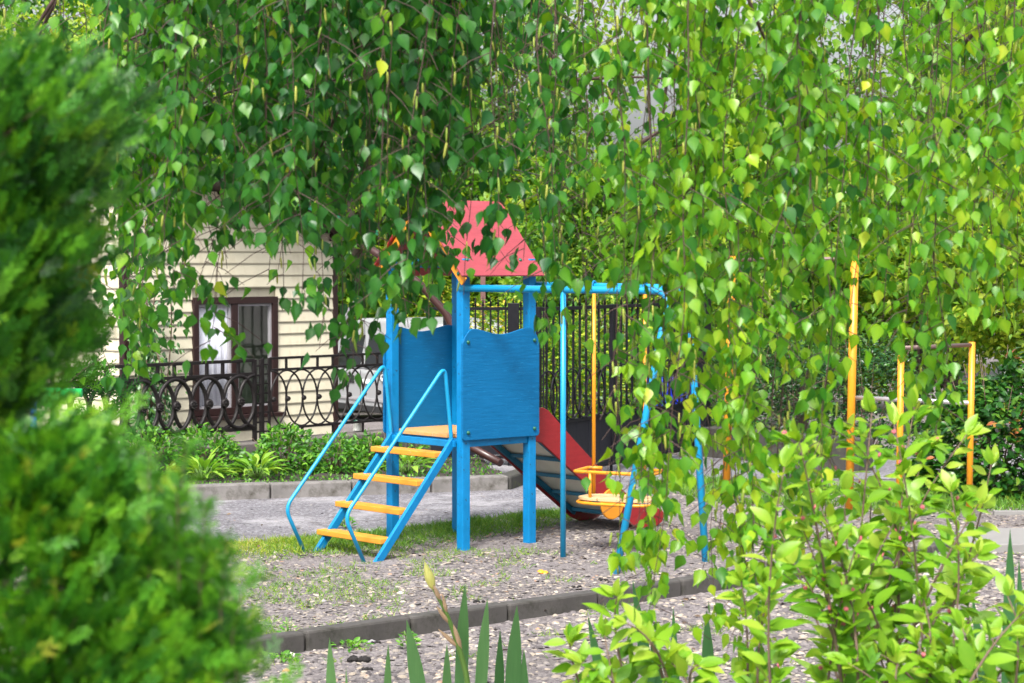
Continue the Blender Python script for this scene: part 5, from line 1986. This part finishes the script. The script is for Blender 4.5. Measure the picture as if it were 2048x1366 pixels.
# arching branches that show between the leaves
for path, Y, r_ in [([(430, -20), (330, 55), (200, 105)], 5.6, .0045), ([(640, 195), (560, 165), (470, 180), (390, 215), (330, 290)], 5.4, .0035), ([(700, 150), (620, 180), (540, 230)], 5.9, .003), ([(120, -10), (75, 60), (30, 120)], 5.8, .0045), ([(118, 0), (95, 45), (82, 75)], 6.1, .005),
                    ([(1110, 165), (1190, 158), (1290, 155), (1350, 162)], 6.3, .0045), ([(1345, 20), (1335, 140), (1322, 260), (1310, 420)], 6.0, .005), ([(1240, 160), (1180, 260), (1120, 390)], 6.0, .003), ([(680, 220), (640, 300), (600, 370), (580, 420)], 5.5, .003), ([(1490, -10), (1530, 90), (1590, 160), (1640, 300)], 5.3, .0035),
                    ([(1960, 50), (1920, 95), (1905, 105)], 6.6, .006), ([(1860, 60), (1860, 120), (1850, 260)], 6.2, .004), ([(1700, 590), (1720, 700), (1690, 800), (1685, 810)], 14.9, .003), ([(1250, 310), (1290, 280), (1340, 250)], 7.2, .009), ([(880, 0), (860, 90), (850, 240), (845, 400)], 5.6, .003), ([(600, 10), (560, 40), (500, 130), (490, 190)], 5.8, .004), ([(300, 0), (290, 90), (303, 150)], 5.6, .003)]:
    if Y > 10: continue
    pts_ = smooth_path([pt(u, v, Y + .1 * math.sin(i)) for i, (u, v) in enumerate(path)], .3, 6)
    MB().tube(pts_, list(np.linspace(r_ * 1.3, r_ * .5, len(pts_))), 6).build('branch', TWIG, birch)
    for q in pts_[1:]:
        for _ in range(2):
            add_leaf(q + Vector((R.gauss(0, .02), R.gauss(0, .02), -.01)), R.uniform(.04, .06), min(1, max(0, R.gauss(.3, .1))))
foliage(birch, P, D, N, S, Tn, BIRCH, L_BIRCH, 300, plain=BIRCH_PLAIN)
tw.build('twigs', TWIG, birch)['kind'] = 'stuff'
# catkins
ct = MB().lathe([(.05, 0), (.09, .25), (.08, .75), (.001, 1.0)], (0, 0, 0), 4)
cv = np.array(ct.v); cf = []
for f in ct.f:
    for i in range(1, len(f) - 1): cf.append((f[0], f[i], f[i + 1]))
cv = cv[:, [0, 2, 1]]
n = len(CP)
D_ = np.stack([G.normal(0, .12, n), G.normal(0, .12, n), -np.ones(n)], 1); N_0 = G.normal(0, 1, (n, 3)); N_0[:, 2] *= .1
B, D_, N_0 = frame(D_, N_0)
V, TT, KK = scatter_arrays([(cv, np.array(cf))], np.array(CP), B, D_, N_0, G.uniform(.026, .042, n), G.random(n))
o = place('catkins', raw_mesh('catkins', V - np.array(wl(birch)), TT, L_CATKIN, KK), wl(birch), birch)
o['kind'] = 'stuff'

# ------------------------------------------------------------------ thuja shrubs on the left


def thuja(c, prof, n, s0, s1, label, tone=(0.05, 1.0), face=(1.0, -.6), whips=()):
    """prof: list of (z, radius); fronds cover the cone, pointing out and up"""
    c = Vector(c)
    root = thing('thuja', c, label, 'thuja', 'thujas in the left foreground')
    zs = [p[0] for p in prof]; rs = [p[1] for p in prof]
    P, D, N, S, Tn = [], [], [], [], []
    m = MB()
    m.tube([c - Vector((0, 0, .05)), c + Vector((0, 0, zs[-1] * .95))], [.035, .006], 8)
    m.build('trunk', BARK, root)
    br = MB()
    nb = n // 16
    for b in range(nb):
        z_ = R.uniform(zs[0], zs[-1] * .98)
        lump = .5 + .5 * math.sin(z_ * 23 + 1.3 * math.sin(z_ * 51))
        rad = float(np.interp(z_, zs, rs)) * (.74 + .22 * lump + .10 * R.gauss(0, 1) + (.22 * R.random() if R.random() < .12 else 0))
        a = R.uniform(0, 2 * PI)
        # more growth on the side that is seen
        if math.cos(a) * face[0] + math.sin(a) * face[1] < -.3 and R.random() < .8: continue
        rise = R.uniform(.1, .45) * rad
        s_ = c + Vector((0, 0, z_ - rise))
        e = c + Vector((math.cos(a) * rad, math.sin(a) * rad, z_))
        br.tube([s_, s_.lerp(e, .6) + Vector((0, 0, -.02)), e], [.0022, .0015, .0006], 4, caps=False)
        bt = R.gauss(0, .14)
        for k in range(26):
            f = R.uniform(.35, 1.0) ** .6
            q = s_.lerp(e, f) + Vector((R.gauss(0, .025), R.gauss(0, .025), R.gauss(0, .02)))
            P.append(q)
            aa = a + R.gauss(0, .4)
            D.append((math.cos(aa), math.sin(aa), R.uniform(.3, 1.5)))
            N.append((R.gauss(0, 1), R.gauss(0, 1), R.gauss(0, .4)))
            S.append(R.uniform(s0, s1))
            Tn.append(min(1, max(0, tone[0] + (tone[1] - tone[0]) * (.12 + .62 * R.random() + .2 * (f - .6)) + bt)))
    for (u0, v0, u1, v1, k) in whips:
        a, e = pt(u0, v0, c.y - .05), pt(u1, v1, c.y - .10)
        mid_ = a.lerp(e, .5) + Vector((R.uniform(-.008, .008), 0, 0))
        pl = [a, mid_, e]
        br.tube(pl, [.0013, .0010, .0005], 5, caps=False)
        for _ in range(k * 3):
            f = R.random()
            q = a.lerp(mid_, f * 2) if f < .5 else mid_.lerp(e, f * 2 - 1)
            an = R.uniform(0, 2 * PI)
            P.append(q); D.append((math.cos(an) * .8, math.sin(an) * .8, R.uniform(.3, 1.2))); N.append((R.gauss(0, 1), R.gauss(0, 1), R.gauss(0, .4)))
            S.append(R.uniform(.016, .036) * (1.15 - .5 * f)); Tn.append(min(1, max(0, R.gauss(.5, .15))))
    foliage(root, P, D, N, S, Tn, FROND, L_THUJA, 0)
    br.build('branches', STEMB, root)['kind'] = 'stuff'
    return root


Y1, Y2 = 2.5, 2.2
sc1 = Y1 / F
thuja((X(-190, Y1), Y1, 0), [(H(850, Y1), 150 * sc1), (H(790, Y1), 190 * sc1), (H(720, Y1), 320 * sc1), (H(560, Y1), 350 * sc1), (H(420, Y1), 355 * sc1), (H(300, Y1), 400 * sc1), (H(190, Y1), 405 * sc1), (H(130, Y1), 280 * sc1), (H(70, Y1), 110 * sc1)], 12000, .028, .054, 'tall blurred thuja with yellowish tips filling the upper left edge', tone=(-.12, .98))
sc2 = Y2 / F
thuja((X(60, Y2), Y2, 0), [(H(1900, Y2), .24), (H(1366, Y2), 385 * sc2), (H(1240, Y2), 345 * sc2), (H(1130, Y2), 280 * sc2), (H(1040, Y2), 210 * sc2), (H(960, Y2), 160 * sc2), (H(905, Y2), 115 * sc2), (H(850, Y2), 50 * sc2)], 10500, .026, .050, 'bright green blurred thuja spreading in the lower left foreground', tone=(-.04, .98), whips=[(300, 1300, 297, 900, 46), (345, 1366, 352, 985, 46), (395, 1366, 408, 1010, 44), (440, 1366, 452, 1075, 34), (470, 1366, 482, 1190, 20), (330, 1250, 372, 880, 40), (380, 1250, 428, 1090, 22)])
thuja((X(10, 11.6), 11.6, 0), [(.05, .55), (.8, .58), (1.6, .52), (2.3, .34), (2.9, .06)], 2600, .09, .17, 'dark thuja standing behind the green pipe bar', tone=(.0, .75))

# ------------------------------------------------------------------ bright shrub in the right foreground
wroot = thing('flowering_shrub', (X(1780, 4.9), 4.9, 0), 'bright lime-green shrub with tiny pink buds in the lower right foreground', 'shrub')
P, D, N, S, Tn = [], [], [], [], []
st = MB()
buds = []
heads = [(1690, 4.75), (1780, 4.9), (1870, 4.8), (1500, 4.6), (1300, 4.5), (1980, 4.6)]


def shoot(base, tip_px, Y, bend=0.0, nl=None, first=.35):
    b = Vector(base)
    tip = pt(tip_px[0], tip_px[1], Y)
    mid_ = b.lerp(tip, .5) + Vector((bend * 2.2, R.uniform(-.1, .1), .10))
    pts_ = [b * (1 - s) ** 2 + mid_ * 2 * s * (1 - s) + tip * s * s for s in np.linspace(0, 1, 12)]
    st.tube(pts_, list(np.linspace(.0055, .0015, 12)), 5)
    L = sum((pts_[i + 1] - pts_[i]).length for i in range(11))
    s_ = first
    side_a = R.uniform(0, PI)
    while s_ < 1.0:
        i = min(10, int(s_ * 11)); q = pts_[i].lerp(pts_[i + 1], s_ * 11 - i)
        ax = (pts_[i + 1] - pts_[i]).normalized()
        o1 = ax.orthogonal().normalized(); o2 = ax.cross(o1)
        for sg in (0, PI):
            a = side_a + sg
            dv = o1 * math.cos(a) + o2 * math.sin(a) + ax * R.uniform(.25, .9)
            dv.z += R.uniform(-.1, .25)
            size = R.uniform(.046, .080) * (1.0 if s_ < .85 else .8)
            P.append(q + dv * .006); D.append(dv); N.append((R.gauss(0, .5), -.5 + R.gauss(0, .5), 1.0)); S.append(size)
            Tn.append(min(1, max(0, .32 + .42 * s_ + R.gauss(0, .2))))
            if R.random() < .26:
                # axillary tuft
                for _ in range(R.choice((2, 3, 4))):
                    dv2 = dv + Vector((R.gauss(0, .6), R.gauss(0, .6), R.gauss(.3, .4)))
                    P.append(q + dv * .02); D.append(dv2); N.append((R.gauss(0, .5), -.4, 1)); S.append(R.uniform(.028, .05)); Tn.append(min(1, max(0, .55 + R.gauss(0, .18))))
                if R.random() < .4: buds.append(q + dv * .03 + Vector((0, 0, .012)))
        side_a += PI / 2 + R.gauss(0, .3)
        s_ += R.uniform(.030, .048) / max(L, .3)
    for _ in range(5):
        ax = (pts_[-1] - pts_[-3]).normalized()
        dv = ax + Vector((R.gauss(0, .45), R.gauss(0, .45), R.gauss(.1, .3)))
        P.append(tip); D.append(dv); N.append((R.gauss(0, .5), -.6, .8)); S.append(R.uniform(.03, .06)); Tn.append(min(1, R.uniform(.6, 1)))


tips = [(1600, 885), (1570, 935), (1650, 915), (1700, 860), (1745, 825), (1790, 850), (1830, 815), (1850, 895), (1935, 870), (1985, 930), (1905, 985), (1960, 1010), (1610, 1065), (1640, 1010), (1690, 985), (1745, 985), (1590, 1130), (1560, 1060), (1660, 1110), (1720, 1080), (1790, 1050), (1830, 1130), (1900, 1080), (1960, 1110), (1700, 1180), (1770, 1160), (1850, 1200), (1920, 1210)]
for i, tp in enumerate(tips):
    Yb = R.uniform(4.5, 5.3)
    base = Vector((X(1740 + R.uniform(-90, 110), Yb), Yb, R.uniform(.15, .7)))
    shoot(base, tp, Yb + R.uniform(-.15, .15), R.uniform(-.08, .08), first=.42)
tips2 = [(1140, 1290), (1165, 1330), (1235, 1195), (1255, 1250), (1210, 1275), (1300, 1290), (1345, 1330), (1485, 1165), (1540, 1190), (1560, 1320), (1400, 1335)]
for tp in tips2:
    Yb = R.uniform(4.3, 5.0)
    base = Vector((X(tp[0] * .55 + 1500 * .45 + R.uniform(-60, 60), Yb), Yb, R.uniform(.35, .75)))
    shoot(base, tp, Yb + R.uniform(-.1, .1), R.uniform(-.05, .05), first=.35)
tips3 = [(2020, 1195), (1990, 1280), (2040, 1280), (1950, 1320), (1900, 1300), (1840, 1290), (1800, 1330), (1880, 1345), (2010, 1345), (2060, 1220), (2045, 1345), (1760, 1310), (1700, 1330), (1930, 1260)]
for tp in tips3:
    Yb = R.uniform(4.2, 4.8)
    base = Vector((X(1900 + R.uniform(-120, 160), Yb), Yb, R.uniform(.4, .75)))
    shoot(base, tp, Yb + R.uniform(-.1, .1), R.uniform(-.05, .05), first=.30)
foliage(wroot, P, D, N, S, Tn, OVAL, L_WEIG, 300)
st.build('stems', STEMB, wroot)['kind'] = 'stuff'
b0 = None
for q in buds[:70]:
    if b0 is None:
        m = MB()
        for dx, dz, s in ((0, 0, 1), (.006, .003, .8), (-.006, .004, .85), (.001, .009, .7)):
            m.lathe([(.0012 * s, 0), (.0024 * s, .003 * s), (.002 * s, .007 * s), (.0004, .009 * s)], (dx * .6, 0, dz * .6), 6)
        b0 = m.build('flower_bud', PINK, wroot, origin=(0, 0, 0)); o = b0
    else:
        o = b0.copy(); COL.objects.link(o)
    o.parent = wroot; o.location = q - wl(wroot)
    o.rotation_euler = (R.uniform(-.5, .5), R.uniform(-.5, .5), R.uniform(0, 6))

# ------------------------------------------------------------------ irises


def blade(root, tip, base, w_, tone, lean=(0, 0), notch=None, fold=.25):
    """sword leaf as its own part"""
    tip, base = Vector(tip), Vector(base)
    n = 22
    ax = (tip - base)
    side = ax.cross(Vector((0, 1, 0))).normalized()
    side = (side * math.cos(fold) + Vector((0, 1, 0)) * math.sin(fold)).normalized()
    vs, fs = [], []
    bow = Vector((lean[0], lean[1], 0))
    for i in range(n + 1):
        s_ = i / n
        wd = w_ * .70 * max(0.0, 1 - max(0, (s_ - .78) / .22) ** 1.6)
        p = base + ax * s_ + bow * (4 * s_ * (1 - s_))
        nn = ax.cross(side).normalized()
        ridge = nn * (wd * .035)
        l_, r_ = -wd / 2, wd / 2
        if notch and notch[0] < s_ < notch[1]:
            r_ = wd * .12 if notch[2] > 0 else r_
            l_ = -wd * .12 if notch[2] < 0 else l_
        vs += [p + side * l_, p + ridge, p + side * r_, p - ridge]
    for i in range(n):
        a, b = i * 4, (i + 1) * 4
        for k in range(4):
            k2 = (k + 1) % 4
            fs.append((a + k, a + k2, b + k2, b + k))
    m = MB().add(vs, fs, False)
    o = m.build('blade', L_IRIS, root)
    at_ = o.data.attributes.new('tone', 'FLOAT', 'POINT')
    at_.data.foreach_set('value', np.clip(tone + np.linspace(-.1, .15, len(o.data.vertices)), 0, 1).astype(np.float32))
    return o


def iris(cx, Y, blades, label):
    c = Vector((X(cx, Y), Y, 0))
    root = thing('iris', c, label, 'iris', 'irises in the front bed')
    for (u, v, bu, wpx, tone, dY, notch) in blades:
        tip = pt(u, v, Y + dY * .5)
        base = Vector((X(bu, Y + dY), Y + dY, -.02))
        # base given as the pixel column where the blade leaves the frame: extend it straight down to the soil
        fr_ = pt(bu, 1366, Y + dY)
        k = (fr_.z + .02) / max(.05, tip.z - fr_.z)
        base = fr_ + (fr_ - tip) * min(k, 6) * 1.0
        base.x = fr_.x + (base.x - fr_.x) * .35
        base.z = -.02; base.y = Y + dY
        blade(root, tip, base, wpx * Y / F, tone, lean=(R.uniform(-.01, .01), 0), notch=notch, fold=R.uniform(-.35, .35))
    return root


ir = iris(935, 6.4, [(930, 1168, 925, 40, .55, .02, None), (975, 1198, 960, 36, .62, -.03, None), (1034, 1213, 1015, 44, .5, .05, None), (812, 1242, 845, 44, .62, -.04, None), (775, 1290, 765, 24, .7, .04, None), (1048, 1300, 1052, 30, .45, .06, None), (893, 1290, 888, 30, .6, .06, None), (1000, 1262, 990, 30, .4, .08, None)], 'iris clump with broad blades and a pale yellow bud in the bottom middle')
# flower stem with bud and papery sheaths
Yi = 6.36
sp_pts = smooth_path([Vector((X(935, Yi), Yi, -.02)), pt(936, 1366, Yi), pt(918, 1300, Yi), pt(893, 1230, Yi), pt(866, 1180, Yi)], .12, 5)
so_ = MB().tube(sp_pts, [.0085] * (len(sp_pts) // 2) + list(np.linspace(.008, .005, len(sp_pts) - len(sp_pts) // 2)), 8).build('flower_stem', STEMG, ir)
bd_ax = (pt(850, 1128, Yi) - pt(866, 1180, Yi)).normalized()
MB().lathe([(.004, 0), (.010, .012), (.0145, .030), (.0145, .045), (.009, .065), (.001, .086)], pt(866, 1182, Yi), 10, axis=bd_ax).build('bud', BUDY, so_)
for (u, v, u2, v2, rr_) in ((880, 1205, 866, 1172, .007), (893, 1232, 884, 1190, .006), (898, 1250, 872, 1215, .007), (918, 1300, 876, 1262, .007), (922, 1305, 906, 1252, .008)):
    a, b = pt(u, v, Yi), pt(u2, v2, Yi - .01)
    MB().tube([a, a.lerp(b, .35), a.lerp(b, .7), b], [.003, rr_, rr_ * .8, .0006], 6).build('sheath', SHEATH, so_)
iris(660, 6.2, [(657, 1278, 664, 32, .75, 0, None), (690, 1340, 692, 16, .75, .05, None)], 'pair of young light green iris blades at the bottom left of the iris clump')
iris(1240, 6.2, [(1176, 1232, 1232, 32, .25, 0, None), (1266, 1162, 1330, 34, .15, .05, None), (1348, 1215, 1352, 26, .25, -.05, None), (1415, 1222, 1420, 40, .3, .04, None), (1300, 1250, 1340, 30, .2, .1, None), (1532, 1262, 1480, 34, .4, -.1, None)], 'dark green iris clump behind the left shoots of the bright shrub')
iris(2010, 5.6, [(2024, 1058, 2012, 44, .2, 0, None), (2042, 1118, 2046, 30, .2, .05, None), (1948, 1188, 2010, 40, .15, -.05, None), (1960, 1240, 1985, 34, .2, .1, None)], 'tall dark iris blades at the right edge behind the bright shrub')
